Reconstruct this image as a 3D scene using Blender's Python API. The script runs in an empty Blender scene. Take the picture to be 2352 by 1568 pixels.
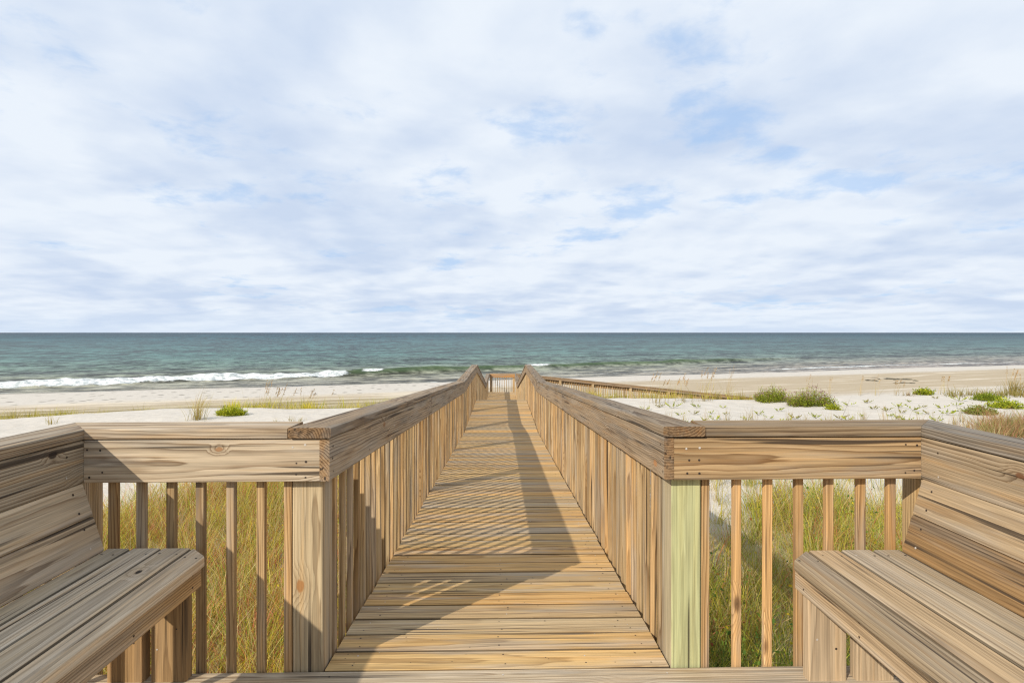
import bpy, math, random
import numpy as np
from mathutils import Vector

random.seed(7)
RNG = np.random.default_rng(11)
scene = bpy.context.scene
COL = scene.collection

# ------------------------------------------------------------------ camera
F_PX, W_PX = 1230.0, 2352.0
YAW = math.radians(1.07)
HC = 1.265
cam_d = bpy.data.cameras.new("camera")
cam = bpy.data.objects.new("camera", cam_d)
COL.objects.link(cam)
cam.location = (0, 0, HC)
cam.rotation_euler = (math.radians(90), 0, -YAW)
cam_d.sensor_width = 36.0
cam_d.lens = 36.0 * F_PX / W_PX
cam_d.shift_y = -20.5 / W_PX
cam_d.clip_start = 0.05
cam_d.clip_end = 60000
scene.camera = cam


def at(px, py, d):
    """world point seen at photo pixel (2352 wide) at view depth d - used only to work out real positions"""
    u = (px - 1176.0) / F_PX
    cx, sx = math.cos(YAW), math.sin(YAW)
    return (d * (sx + cx * u), d * (cx - sx * u), HC + d * (763.0 - py) / F_PX)


# ------------------------------------------------------------------ node helpers
class NT:
    def __init__(self, tree):
        self.t = tree

    def n(self, typ, ins=None, **props):
        nd = self.t.nodes.new(typ)
        for k, v in props.items():
            setattr(nd, k, v)
        for k, v in (ins or {}).items():
            s = nd.inputs[k]
            if isinstance(v, bpy.types.NodeSocket):
                self.t.links.new(v, s)
            else:
                s.default_value = v
        return nd

    def m(self, op, a, b=None, c=None, clamp=False):
        ins = {0: a}
        if b is not None:
            ins[1] = b
        if c is not None:
            ins[2] = c
        nd = self.n('ShaderNodeMath', ins, operation=op, use_clamp=clamp)
        return nd.outputs[0]

    def xyz(self, x, y, z):
        return self.n('ShaderNodeCombineXYZ', {0: x, 1: y, 2: z}).outputs[0]

    def sep(self, v):
        o = self.n('ShaderNodeSeparateXYZ', {0: v}).outputs
        return o[0], o[1], o[2]

    def vm(self, op, a, b):
        return self.n('ShaderNodeVectorMath', {0: a, 1: b}, operation=op).outputs[0]

    def noise(self, vec, scale=1.0, detail=3.0, rough=0.5, dist=0.0):
        return self.n('ShaderNodeTexNoise', {'Vector': vec, 'Scale': scale, 'Detail': detail, 'Roughness': rough,
                                             'Distortion': dist}).outputs['Fac']

    def ss(self, x, a, b, lo=0.0, hi=1.0):
        return self.n('ShaderNodeMapRange', {0: x, 1: a, 2: b, 3: lo, 4: hi}, interpolation_type='SMOOTHSTEP').outputs[0]

    def mix(self, f, a, b, mode='MIX'):
        nd = self.n('ShaderNodeMix', None, data_type='RGBA', blend_type=mode)
        for k, v in ((0, f), (6, a), (7, b)):
            s = nd.inputs[k]
            if isinstance(v, bpy.types.NodeSocket):
                self.t.links.new(v, s)
            elif k == 0:
                s.default_value = v
            else:
                s.default_value = (*v, 1.0) if len(v) == 3 else v
        return nd.outputs[2]

    def ramp(self, f, stops, interp='LINEAR'):
        nd = self.n('ShaderNodeValToRGB', {0: f})
        cr = nd.color_ramp
        cr.interpolation = interp
        while len(cr.elements) < len(stops):
            cr.elements.new(0.5)
        for e, (p, c) in zip(cr.elements, stops):
            e.position = p
            e.color = (*c, 1.0)
        return nd.outputs[0]


def new_mat(name):
    m = bpy.data.materials.new(name)
    m.use_nodes = True
    m.node_tree.nodes.clear()
    return m, NT(m.node_tree)


def finish(nt, shader):
    nt.n('ShaderNodeOutputMaterial', {0: shader})


# ------------------------------------------------------------------ wood
def wood_material():
    m, N = new_mat("weathered_wood")
    gc = N.n('ShaderNodeAttribute', attribute_name='gc').outputs['Vector']
    ta = N.n('ShaderNodeAttribute', attribute_name='tint')
    tint, contrast = ta.outputs['Color'], ta.outputs['Alpha']
    oi = N.n('ShaderNodeObjectInfo')
    rnd = oi.outputs['Random']
    u, v, w = N.sep(gc)
    u = N.m('ADD', u, N.m('MULTIPLY', rnd, 53.0))
    v = N.m('ADD', v, N.m('MULTIPLY', rnd, 0.06))

    def st(a, b):
        return N.xyz(N.m('MULTIPLY', u, a), N.m('MULTIPLY', v, b), N.m('MULTIPLY', w, b))
    wob = N.m('SUBTRACT', N.noise(st(1.3, 6.0), 1, 3, .55), 0.5)

    def oattr(nm):
        return N.n('ShaderNodeAttribute', attribute_name=nm, attribute_type='OBJECT').outputs['Vector']
    du, dv_, dw_ = N.sep(N.vm('SUBTRACT', gc, oattr('knot')))
    ek = N.m('SQRT', N.m('ADD', N.m('POWER', N.m('MULTIPLY', du, .62), 2.0), N.m('ADD', N.m('POWER', dv_, 2.0), N.m('POWER', dw_, 2.0))))
    ek = N.m('ADD', ek, N.m('MULTIPLY', N.m('SUBTRACT', N.noise(st(16, 42), 1, 3, .6), .5), .022))
    kcore, kfall, _k = N.sep(oattr('knot_size'))
    kdef = N.m('MULTIPLY', N.ss(N.m('DIVIDE', ek, N.m('ADD', kfall, 1e-4)), 0.0, 1.0, 1.0, 0.0), N.m('GREATER_THAN', kcore, 0.0))
    kmask = N.m('MULTIPLY', N.ss(N.m('DIVIDE', ek, N.m('ADD', kcore, 1e-4)), .7, 1.15, 1.0, 0.0), N.m('GREATER_THAN', kcore, 0.0))
    # knots
    vo = N.n('ShaderNodeTexVoronoi', {'Vector': st(2.1, 5.0), 'Scale': 1.0, 'Randomness': 1.0})
    kd = vo.outputs['Distance']
    cr, cg, cb = N.sep(vo.outputs['Color'])
    present = N.m('GREATER_THAN', cr, 0.66)
    k = N.m('MULTIPLY', N.ss(kd, 0.0, 0.34, 1.0, 0.0), present)
    r = N.m('SQRT', N.m('ADD', N.m('MULTIPLY', v, v), N.m('MULTIPLY', w, w)))
    r = N.m('ADD', r, N.m('MULTIPLY', wob, 0.028))
    r = N.m('ADD', r, N.m('MULTIPLY', u, 0.010))
    r = N.m('ADD', r, N.m('MULTIPLY', k, 0.03))
    r = N.m('ADD', r, N.m('MULTIPLY', kdef, 0.022))
    fine = N.noise(st(5.0, 260.0), 1, 2, .6)
    mid = N.noise(st(1.6, 85.0), 1, 3, .6)
    lam = N.m('ADD', r, N.m('MULTIPLY', N.m('SUBTRACT', mid, .5), .006))
    fr = N.m('FRACT', N.m('DIVIDE', lam, 0.0098))
    late = N.m('MULTIPLY', N.m('POWER', fr, 2.6), N.ss(fr, 0.90, 1.0, 1.0, 0.0))
    rs = N.ss(N.noise(st(0.8, 11.0), 1, 2, .5), 0.34, 0.58, 0.40, 1.0)
    streak = N.noise(st(0.9, 30.0), 1, 4, .6)
    blot = N.noise(st(1.1, 11.0), 1, 4, .62)
    grey = N.noise(N.vm('ADD', st(1.2, 12.0), (5.0, 3.0, 9.0)), 1, 4, .6)
    crack = N.m('MULTIPLY', N.ss(N.noise(st(1.0, 64.0), 1, 1, .4), 0.62, 0.69), N.ss(N.noise(st(1.3, 7.0), 1, 1), .42, .55))
    col0 = N.mix(1.0, tint, oi.outputs['Color'], 'MULTIPLY')
    dark = N.mix(1.0, col0, (0.36, 0.28, 0.21), 'MULTIPLY')
    amt = N.m('MULTIPLY', N.m('MULTIPLY', late, rs), N.m('MULTIPLY', contrast, 1.15), clamp=True)
    c = N.mix(amt, col0, dark)
    c = N.mix(N.m('MULTIPLY', N.ss(streak, .52, .68), N.m('MULTIPLY', contrast, 0.40)), c, N.mix(1.0, c, (1.12, 0.84, 0.48), 'MULTIPLY'))
    c = N.mix(N.m('MULTIPLY', N.ss(blot, .54, .70), N.m('MULTIPLY', contrast, .60)), c, N.mix(1.0, c, (0.46, 0.37, 0.28), 'MULTIPLY'))
    lum = N.n('ShaderNodeRGBToBW', {0: c}).outputs[0]
    g = N.mix(1.0, N.xyz(lum, lum, lum), (1.05, 0.985, 0.92), 'MULTIPLY')
    c = N.mix(N.m('MULTIPLY', N.ss(grey, .46, .64), N.m('MULTIPLY', N.ss(contrast, .35, .7), .52)), c, g)
    val = N.m('ADD', N.ss(fine, .32, .68, .86, 1.10), N.ss(mid, .30, .68, -.19, .12))
    sdk = N.m('MULTIPLY', N.ss(streak, .46, .30), N.m('MULTIPLY', contrast, .30))
    val = N.m('MULTIPLY', val, N.m('SUBTRACT', 1.0, sdk))
    c = N.mix(1.0, c, N.xyz(val, val, val), 'MULTIPLY')
    c = N.mix(1.0, c, (1.015, 0.96, 0.855), 'MULTIPLY')
    c = N.mix(N.m('MULTIPLY', crack, 0.85), c, (0.040, 0.028, 0.020))
    kc = N.m('MULTIPLY', N.ss(kd, 0.035, 0.10, 1.0, 0.0), present)
    kcol = N.mix(cb, (0.09, 0.045, 0.022), (0.30, 0.14, 0.05))
    c = N.mix(N.m('MULTIPLY', kc, 0.8), c, kcol)
    kh = N.m('MULTIPLY', N.ss(kd, 0.012, 0.03, 1.0, 0.0), present)
    c = N.mix(N.m('MULTIPLY', kh, 0.8), c, (0.02, 0.014, 0.01))
    c = N.mix(N.m('MULTIPLY', kdef, .35), c, N.mix(1.0, c, (0.72, 0.60, 0.48), 'MULTIPLY'))
    c = N.mix(N.m('MULTIPLY', kmask, .9), c, N.mix(1.0, oattr('knot_color'), N.xyz(N.m('ADD', .5, mid), N.m('ADD', .5, mid), N.m('ADD', .5, mid)), 'MULTIPLY'))
    h = N.m('ADD', N.m('MULTIPLY', late, -0.5), N.m('MULTIPLY', fine, 0.5))
    h = N.m('ADD', h, N.m('MULTIPLY', mid, 0.7))
    h = N.m('SUBTRACT', h, N.m('MULTIPLY', crack, 1.5))
    bump = N.n('ShaderNodeBump', {'Strength': 0.55, 'Distance': 0.0022, 'Height': h}).outputs[0]
    b = N.n('ShaderNodeBsdfPrincipled', {'Base Color': c, 'Roughness': 0.82, 'Specular IOR Level': 0.22, 'Normal': bump})
    finish(N, b.outputs[0])
    return m


def nail_material():
    m, N = new_mat("nail_head")
    rnd = N.n('ShaderNodeNewGeometry').outputs['Random Per Island']
    c = N.mix(N.m('GREATER_THAN', rnd, 0.72), (0.045, 0.03, 0.022), (0.55, 0.5, 0.44))
    b = N.n('ShaderNodeBsdfPrincipled', {'Base Color': c, 'Roughness': 0.6, 'Metallic': 0.2})
    finish(N, b.outputs[0])
    return m


WOOD = wood_material()
NAIL = nail_material()


def nrm(a):
    a = np.asarray(a, float)
    return a / np.linalg.norm(a)


def knot(o, last, p, core, fall, col):
    (a, D, V, W), gu, gv, gw = last
    r = np.asarray(p, float) - a
    o['knot'] = [float(r @ D) + gu, float(r @ V) + gv, float(r @ W) + gw]
    o['knot_size'] = [core, fall, 0.0]
    o['knot_color'] = list(col)


class Boards:
    """collects boards of one part into one mesh"""

    def __init__(self):
        self.v, self.f, self.gc, self.ft, self.fm = [], [], [], [], []

    def add(self, a, b, V, W, width, thick, tint, contrast=0.8, ch=0.004, mit=(0, 0, 0, 0), wob=0.0, seg=None,
            face_tint=None, poly=None, edges=0):
        """board from a to b (centre line); V, W cross axes; mit = (dv0, dw0, dv1, dw1) end shear along the board"""
        a, b = np.asarray(a, float), np.asarray(b, float)
        V, W = np.asarray(V, float), np.asarray(W, float)
        L = np.linalg.norm(b - a)
        D = (b - a) / L
        hw, ht = width / 2, thick / 2
        c = min(ch, hw * .4, ht * .4)
        frame = (a, D, V, W)
        if poly is None:
            e = c * 0.3
            prof = [(hw - c, -ht), (hw - e, -ht + e), (hw, -ht + c), (hw, ht - c), (hw - e, ht - e), (hw - c, ht), (-hw + c, ht),
                    (-hw + e, ht - e), (-hw, ht - c), (-hw, -ht + c), (-hw + e, -ht + e), (-hw + c, -ht)]
        else:
            prof = poly
        n = len(prof)
        seg = seg or (max(1, int(L / 0.35)) if wob else 1)
        base = len(self.v)
        gu = random.uniform(3, 60)
        gv = random.uniform(-0.07, 0.07)
        gw = random.choice((-1, 1)) * random.uniform(ht + .012, 0.13)
        ph = [random.uniform(0, 6.28) for _ in range(4)]
        self.last = (frame, gu, gv, gw)
        for i in range(seg + 1):
            t = i / seg
            u = t * L
            dv = wob * (math.sin(u * 1.7 + ph[0]) + .5 * math.sin(u * 4.1 + ph[1]))
            dw = wob * .6 * (math.sin(u * 2.1 + ph[2]) + .5 * math.sin(u * 5.3 + ph[3]))
            for (pv, pw) in prof:
                su = u
                if i == 0:
                    su += mit[0] * pv + mit[1] * pw
                if i == seg:
                    su += mit[2] * pv + mit[3] * pw
                p = a + D * su + V * (pv + dv) + W * (pw + dw)
                self.v.append(tuple(p))
                self.gc.append((su + gu, pv + gv, pw + gw))
        tc = (*tint, contrast)
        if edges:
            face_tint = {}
            de, dm = tuple(x * .16 for x in tint), tuple(x * .42 for x in tint)  # shade in the gaps between boards, painted into their side faces
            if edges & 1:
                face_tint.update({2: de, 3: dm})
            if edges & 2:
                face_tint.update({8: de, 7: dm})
        rows = seg
        for i in range(rows):
            o = base + i * n
            for j in range(n):
                j2 = (j + 1) % n
                self.f.append((o + j, o + j2, o + n + j2, o + n + j))
                self.fm.append(0)
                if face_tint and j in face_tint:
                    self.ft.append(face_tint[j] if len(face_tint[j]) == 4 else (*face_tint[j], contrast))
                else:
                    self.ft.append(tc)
        self.f.append(tuple(base + j for j in range(n))[::-1])
        self.f.append(tuple(base + rows * n + j for j in range(n)))
        ec = (tint[0] * .85, tint[1] * .72, tint[2] * .58, 1.3)
        self.ft += [ec, ec]
        self.fm += [0, 0]

    def nail(self, p, normal, r=0.0042):
        p, nn = np.asarray(p, float), nrm(normal)
        t1 = nrm(np.cross(nn, (0.31, 0.77, 0.55)))
        t2 = np.cross(nn, t1)
        base = len(self.v)
        r = r * random.uniform(.7, 1.15)
        for k in range(7):
            an = k * 2 * math.pi / 7
            q = p + nn * 0.0009 + r * (math.cos(an) * t1 + math.sin(an) * t2)
            self.v.append(tuple(q))
            self.gc.append((0, 0, 0))
        self.f.append(tuple(range(base, base + 7)))
        self.fm.append(1)
        self.ft.append((.05, .04, .03, 0))

    def build(self, name, parent=None, label=None, shift=(0, 0, 0), color=None):
        me = bpy.data.meshes.new(name)
        sh = np.asarray(shift, float)
        me.from_pydata([tuple(np.asarray(p) - sh) for p in self.v], [], self.f)
        a = me.attributes.new('gc', 'FLOAT_VECTOR', 'POINT')
        a.data.foreach_set('vector', np.asarray(self.gc, np.float32).ravel())
        t = me.attributes.new('tint', 'FLOAT_COLOR', 'FACE')
        t.data.foreach_set('color', np.asarray(self.ft, np.float32).ravel())
        me.materials.append(WOOD)
        me.materials.append(NAIL)
        me.polygons.foreach_set('material_index', np.asarray(self.fm, np.int32))
        me.update()
        o = bpy.data.objects.new(name, me)
        COL.objects.link(o)
        if parent is not None:
            o.parent = parent
        if label:
            o['label'] = label
        if color:
            o.color = (*color, 1)
        return o


def thing(name, label, cat, loc=(0, 0, 0), group=None):
    o = bpy.data.objects.new(name, None)
    COL.objects.link(o)
    o.location = loc
    o['label'] = label
    o['category'] = cat
    if group:
        o['group'] = group
    o.empty_display_size = .2
    return o


def tag(o, label, cat=None, group=None, kind=None):
    if label:
        o['label'] = label
    if cat:
        o['category'] = cat
    if group:
        o['group'] = group
    if kind:
        o['kind'] = kind
    return o


def jit(c, a=0.08, h=0.05):
    k = 1 + random.uniform(-a, a)
    w = random.uniform(-h, h)
    return (c[0] * k * (1 + w), c[1] * k, c[2] * k * (1 - 1.3 * w))


X, Y, Z = (1, 0, 0), (0, 1, 0), (0, 0, 1)
XC = -0.015
TAN = (0.595, 0.40, 0.185)
PALE = (0.56, 0.475, 0.37)
GREY = (0.36, 0.325, 0.285)
BROWN = (0.40, 0.305, 0.21)
CAPC = (0.385, 0.315, 0.245)
BAL = (0.50, 0.375, 0.22)

KN = [(-3.0, 0.0), (2.015, 0.0), (9.2, -0.48), (13.87, -0.48), (21.6, -1.69), (26.75, -1.69)]


def deck_z(y):
    return float(np.interp(y, [k[0] for k in KN], [k[1] for k in KN]))


YF = 2.015          # platform edge
RAIL = 0.914
Y_END = 26.72
RAMP_Y0, RAMP_Y1 = 25.36, 26.66
RAMP_SLOPE = -0.105
RAMP_X1 = 12.6


def ramp_z(x):
    return -1.69 + RAMP_SLOPE * max(0.0, x - 0.9)


# ------------------------------------------------------------------ terrain height
def vnoise(x, y, seed=0):
    xi, yi = np.floor(x).astype(np.int64), np.floor(y).astype(np.int64)
    xf, yf = x - xi, y - yi

    def h(a, b):
        n = (a * 374761393 + b * 668265263 + seed * 974711) & 0x7fffffff
        n = ((n ^ (n >> 13)) * 1274126177) & 0x7fffffff
        return ((n ^ (n >> 16)) & 0xffff) / 65535.0
    sx, sy = xf * xf * (3 - 2 * xf), yf * yf * (3 - 2 * yf)
    a = h(xi, yi) * (1 - sx) + h(xi + 1, yi) * sx
    b = h(xi, yi + 1) * (1 - sx) + h(xi + 1, yi + 1) * sx
    return a * (1 - sy) + b * sy


def sstep(a, b, x):
    t = np.clip((x - a) / (b - a), 0, 1)
    return t * t * (3 - 2 * t)


SEA_Z = -3.935


def shore_s(x, y):
    return 58.7 + 0.31 * x - y + 0.6 * np.sin(x * .13) + .25 * np.sin(x * .41 + 1)


def height(x, y):
    x, y = np.asarray(x, float), np.asarray(y, float)
    s = shore_s(x, y)
    beach = SEA_Z + np.where(s < 0, 0.05 * s, 1.06 * (1 - np.exp(-np.maximum(s, 0) / 14.0)))
    beach = beach + 0.05 * (vnoise(x * .35, y * .35, 3) - .5) * sstep(2, 8, s)
    xl = np.clip(x, -45, 45)
    dune = -1.05 + np.where(xl < 0, 0.030 * xl, 0.008 * xl)
    dune = dune + 0.22 * (vnoise(x * .16, y * .22, 1) - .5) + 0.11 * (vnoise(x * .6, y * .6, 2) - .5) \
        + 0.035 * (vnoise(x * 2.1, y * 2.1, 5) - .5)
    yc = 18.2 + 0.5 * np.sin(x * .45) + .02 * x
    f = sstep(yc, yc + 5.6, y)
    z = dune * (1 - f) + beach * f
    dz = np.interp(y, [k[0] for k in KN], [k[1] for k in KN]) - 0.50
    mm = np.exp(-(np.abs(x - XC) / 1.5) ** 4)
    z = z + mm * np.minimum(0, dz - z)
    return z


def ground_at(px, py):
    """where the sight line of a photo pixel meets the sand"""
    d = np.linspace(2.5, 75, 6000)
    u = (px - 1176.0) / F_PX
    cx, sx = math.cos(YAW), math.sin(YAW)
    xx, yy, zz = d * (sx + cx * u), d * (cx - sx * u), HC + d * (763.0 - py) / F_PX
    i = int(np.argmax(zz <= height(xx, yy)))
    return float(xx[i]), float(yy[i]), float(height(xx[i], yy[i])), float(d[i])


# ------------------------------------------------------------------ platform
pf = thing("viewing_platform", "weathered grey plank platform in front, holding the two benches", "platform", (0, 0, 0))
bd = Boards()
yy = YF
k = 0
while yy > -2.4:
    wd = 0.137
    yc = yy - wd / 2
    tint = jit((0.45, 0.37, 0.27), .1) if k else (0.50, 0.42, 0.32)
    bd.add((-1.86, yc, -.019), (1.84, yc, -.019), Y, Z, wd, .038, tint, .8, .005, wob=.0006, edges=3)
    if k < 3:
        for xn in (-1.2, -.62, 0.0, .6, 1.2):
            for q in (-.035, .035):
                bd.nail((xn + random.uniform(-.02, .02), yc + q, 0), Z)
    yy -= wd + .006
    k += 1
bd.build("deck", pf)
for (a, b, V) in (((-1.86, YF - .025, -.14), (-.66, YF - .025, -.14), Y), ((.64, YF - .025, -.14), (1.84, YF - .025, -.14), Y),
                  ((-1.86, -2.3, -.14), (1.84, -2.3, -.14), Y), ((-1.84, -2.26, -.14), (-1.84, YF - .05, -.14), X),
                  ((1.82, -2.26, -.14), (1.82, YF - .05, -.14), X)):
    r_ = Boards()
    r_.add(a, b, Z, V, .195, .038, jit(BROWN), .7)
    r_.build("rim_joist", pf)
for px_ in (-1.72, 1.7):
    for py_ in (-2.1, -.2, 1.75):
        g = float(height(px_, py_)) - .4
        r_ = Boards()
        r_.add((px_, py_, g), (px_, py_, -.045), X, Y, .115, .115, jit(BROWN), .7)
        r_.build("support_post", pf)

# ------------------------------------------------------------------ boardwalk
bw = thing("boardwalk", "long plank boardwalk sloping down over the dune to the beach", "boardwalk", (XC, YF, 0))
bd = Boards()
yy = YF + .003
k = 0
pitch = .1385
while yy < Y_END - .05:
    y0, y1 = yy, min(yy + .1295, Y_END)
    z0, z1 = deck_z(y0), deck_z(y1)
    yc, zc = (y0 + y1) / 2, (z0 + z1) / 2
    sl = nrm((0, y1 - y0, z1 - z0))
    up = nrm(np.cross((1, 0, 0), sl))
    tint = jit(TAN, .13, .06) if random.random() < .80 else jit((.48, .365, .225), .1)
    hx = .645 + random.uniform(-.004, .006)
    p0, p1 = np.array((XC - hx, yc, zc)) - up * .019, np.array((XC + hx, yc, zc)) - up * .019
    off = up * random.uniform(-.002, .0015)
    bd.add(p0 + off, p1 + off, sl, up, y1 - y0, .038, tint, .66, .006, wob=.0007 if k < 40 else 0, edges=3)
    if k < 34:
        for xn in (-.56, 0.02, .56):
            for q in (-.034, .034):
                bd.nail(np.array((XC + xn + random.uniform(-.03, .03), yc, zc)) + sl * q + off, up, .004)
    yy += pitch
    k += 1
for _ in range(110):
    yq, xq = YF + 3.2 * random.random() ** 1.5 + .03, XC + random.uniform(-.6, .6)
    bd.nail((xq, yq, deck_z(yq) + .0008), Z, random.uniform(.0014, .0034))
bd.build("deck", bw, "tan planks laid across the walk, some greyer", shift=bw.location)
bd = Boards()
xx_ = XC + .668
while xx_ < RAMP_X1:
    za = ramp_z(xx_ + .068)
    sl = nrm((1, 0, RAMP_SLOPE if xx_ > .9 else 0))
    up = nrm(np.cross(sl, (0, 1, 0)))
    c0 = np.array((xx_ + .068, RAMP_Y0, za)) - up * .019
    c1 = np.array((xx_ + .068, RAMP_Y1, za)) - up * .019
    bd.add(c0, c1, -sl, up, .133, .038, jit(TAN, .12), .8)
    xx_ += .139
bd.build("ramp_deck", bw, shift=bw.location)
for sx_ in (-1, 1):
    for i in range(1, len(KN) - 1):
        (ya, za), (yb, zb) = KN[i], KN[i + 1]
        if i == len(KN) - 2:
            yb = RAMP_Y0 if sx_ > 0 else Y_END
        r_ = Boards()
        xj = XC + sx_ * .627
        r_.add((xj, ya + .003, za - .139), (xj, yb - .003, zb - .139), X, Z, .038, .195, jit(BROWN), .7)
        r_.build("rim_joist", bw, shift=bw.location)
for yr in (RAMP_Y0 + .02, RAMP_Y1 - .02):
    r_ = Boards()
    r_.add((.68, yr, ramp_z(.68) - .139), (RAMP_X1, yr, ramp_z(RAMP_X1) - .139), Y, Z, .038, .195, jit(BROWN), .7)
    r_.build("rim_joist", bw, shift=bw.location)
for yr in (4.95, 9.6, 13.87, 18.2, 22.5, 26.4):
    for sx_ in (-1, 1):
        xj = XC + sx_ * .548
        g = float(height(xj, yr)) - .4
        r_ = Boards()
        r_.add((xj, yr, g), (xj, yr, deck_z(yr) - .05), X, Y, .115, .115, jit(BROWN), .7)
        r_.build("support_post", bw, shift=bw.location)

# ------------------------------------------------------------------ balusters and posts
BAL_W, BAL_D = .0305, .024


def baluster_proto(hgt, facing, name="baluster"):
    """a few baluster meshes; local origin at the deck level, inner face on the plane"""
    out = []
    for _ in range(5):
        b = Boards()
        if facing == 'x':
            b.add((0, 0, -.19), (0, 0, hgt), X, Y, BAL_D, BAL_W, BAL, .9, .003, wob=.0007)
        else:
            b.add((0, 0, -.19), (0, 0, hgt), X, Y, BAL_W, BAL_D, BAL, .9, .003, wob=.0007)
        me_o = b.build(name)
        out.append(me_o.data)
        bpy.data.objects.remove(me_o)
    return out


MESH_X = baluster_proto(RAIL - .042, 'x')
MESH_Y = baluster_proto(RAIL - .042, 'y')


def place_baluster(parent, meshes, loc, tintk=(1, 1, 1)):
    o = bpy.data.objects.new("baluster", random.choice(meshes))
    COL.objects.link(o)
    o.parent = parent
    o.location = Vector(loc) - parent.location
    o.rotation_euler = (random.uniform(-.003, .003), random.uniform(-.003, .003), random.choice((0, math.pi)))
    k = random.uniform(.66, 1.2)
    w = random.uniform(-.07, .08)
    o.color = (k * tintk[0] * (1 + w), k * tintk[1], k * tintk[2] * (1 - 1.4 * w), 1)
    return o


def add_part(parent, b, name, label=None):
    return b.build(name, parent, label, shift=parent.location)


def nails_face(b, xs, zs, plane, axis, normal):
    for a_ in xs:
        for z_ in zs:
            q = (a_ + random.uniform(-.008, .008), z_ + random.uniform(-.012, .012))
            if axis == 'x':
                b.nail((q[0], plane, q[1]), normal)
            else:
                b.nail((plane, q[0], q[1]), normal)


def rail_run(parent, knots, sx, joints_cap, joints_face, capc, facec):
    """cap and face boards along the walk, cut plumb at every change of slope"""
    ks = [k[0] for k in knots]
    zs = [k[1] for k in knots]
    y_start, y_stop = ks[0], ks[-1]

    def cuts(joints):
        return sorted(set([k for k in ks] + [j for j in joints if y_start < j < y_stop]))
    xc_cap = XC + sx * (.612 + .157 / 2)
    xc_face = XC + sx * (.618 + .019)
    cs = cuts(joints_cap)
    for i in range(len(cs) - 1):
        ya, yb = cs[i] + (.0015 if i else 0), cs[i + 1] - .0015
        za, zb = np.interp([ya, yb], ks, zs)
        b = Boards()
        b.add((xc_cap, ya, za + RAIL - .019), (xc_cap, yb, zb + RAIL - .019), X, Z, .157, .038, jit(capc, .07, .03), 1.0, .006, wob=.0012)
        if yb - ya > .8 and ya < 10:
            for yn in np.arange(ya + .1, yb, .8):
                for q in (-.045, .04):
                    zq = np.interp(yn, ks, zs) + RAIL
                    b.nail((xc_cap + q, yn, zq), Z)
        add_part(parent, b, "rail_cap")
    cs = cuts(joints_face)
    for i in range(len(cs) - 1):
        ya, yb = cs[i] + (.0015 if i else .010), cs[i + 1] - .0015
        za, zb = np.interp([ya, yb], ks, zs)
        b = Boards()
        zo = RAIL - .041 - .157 / 2
        b.add((xc_face, ya, za + zo), (xc_face, yb, zb + zo), X, Z, .0365, .157, jit(facec, .07, .03), 1.0, .005, wob=.0008)
        if ya < 12:
            for yn in np.arange(ya + .03, yb, .57):
                zq = np.interp(yn, ks, zs) + zo
                for q in (-.05, 0, .045):
                    b.nail((XC + sx * .6187, yn + random.uniform(-.02, .02), zq + q), (-sx, 0, 0))
        lastp = b.last
        o = add_part(parent, b, "face_board")
        if sx > 0 and ya < 2.5:
            knot(o, lastp, (XC + .618, 2.10, .76), .013, .07, (.35, .17, .07))
        elif sx < 0 and ya < 2.5:
            knot(o, lastp, (XC - .618, 3.0, .76), .010, .05, (.10, .06, .04))


def walk_railing(sx, label, y_stop, posts, capc, facec, joints_cap, joints_face, baltint):
    rt = thing("walkway_railing", label, "railing", (XC + sx * .66, YF, 0), "railings along the boardwalk")
    knots = [(YF - .043, deck_z(YF))] + [k for k in KN if YF + .1 < k[0] < y_stop] + [(y_stop, deck_z(y_stop))]
    knots[0] = (YF - .043, .003)
    rail_run(rt, knots, sx, joints_cap, joints_face, capc, facec)
    for i, yp in enumerate(posts):
        b = Boards()
        zt = deck_z(yp) + RAIL - .041
        xp = XC + sx * (.656 + .0575)
        if i == 0:
            continue            # the corner post belongs to the platform railing
        b.add((xp, yp, float(height(xp, yp)) - .3), (xp, yp, zt), X, Y, .115, .115, jit(BAL, .1), .9, .006)
        add_part(rt, b, "post")
    ys = []
    yb = YF + .115 + .055
    while yb < y_stop - .05:
        if all(abs(yb - p) > .078 for p in posts):
            ys.append(yb)
        yb += .1138
    xb = XC + sx * (.656 + BAL_D / 2)
    for yb in ys[:100]:
        place_baluster(rt, MESH_X, (xb, yb, deck_z(yb)), baltint)
    far = Boards()
    for yb in ys[100:]:
        z0 = deck_z(yb)
        far.add((xb, yb, z0 - .19), (xb, yb, z0 + RAIL - .042), X, Y, BAL_D, BAL_W, jit(BAL, .2, .08), .9, .003)
    if far.v:
        o = add_part(rt, far, "baluster")
        o['kind'] = 'stuff'
    return rt


POSTS = [YF + .06, 4.95, 7.35, 9.6, 11.85, 13.95, 16.2, 18.4, 20.6, 22.6, 24.7]
wl = walk_railing(-1, "wooden railing along the left side of the boardwalk, its balusters in shade", Y_END, POSTS + [26.62],
                  (.32, .255, .19), (.40, .325, .245), (3.55, 6.6, 11.4, 17.6, 23.9), (4.83, 8.0, 11.6, 17.7, 24.1), (1.0, .96, .92))
wr = walk_railing(1, "wooden railing along the right side of the boardwalk, its balusters in full sun", RAMP_Y0 - .02, POSTS + [25.25],
                  (.27, .212, .155), (.335, .262, .19), (4.5, 6.9, 11.2, 17.9), (5.4, 8.4, 12.0, 17.2), (1.05, .98, .92))


# ------------------------------------------------------------------ front railings of the platform
XL_IN, XR_IN = -1.526, 1.575     # inner faces of the side railings


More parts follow.
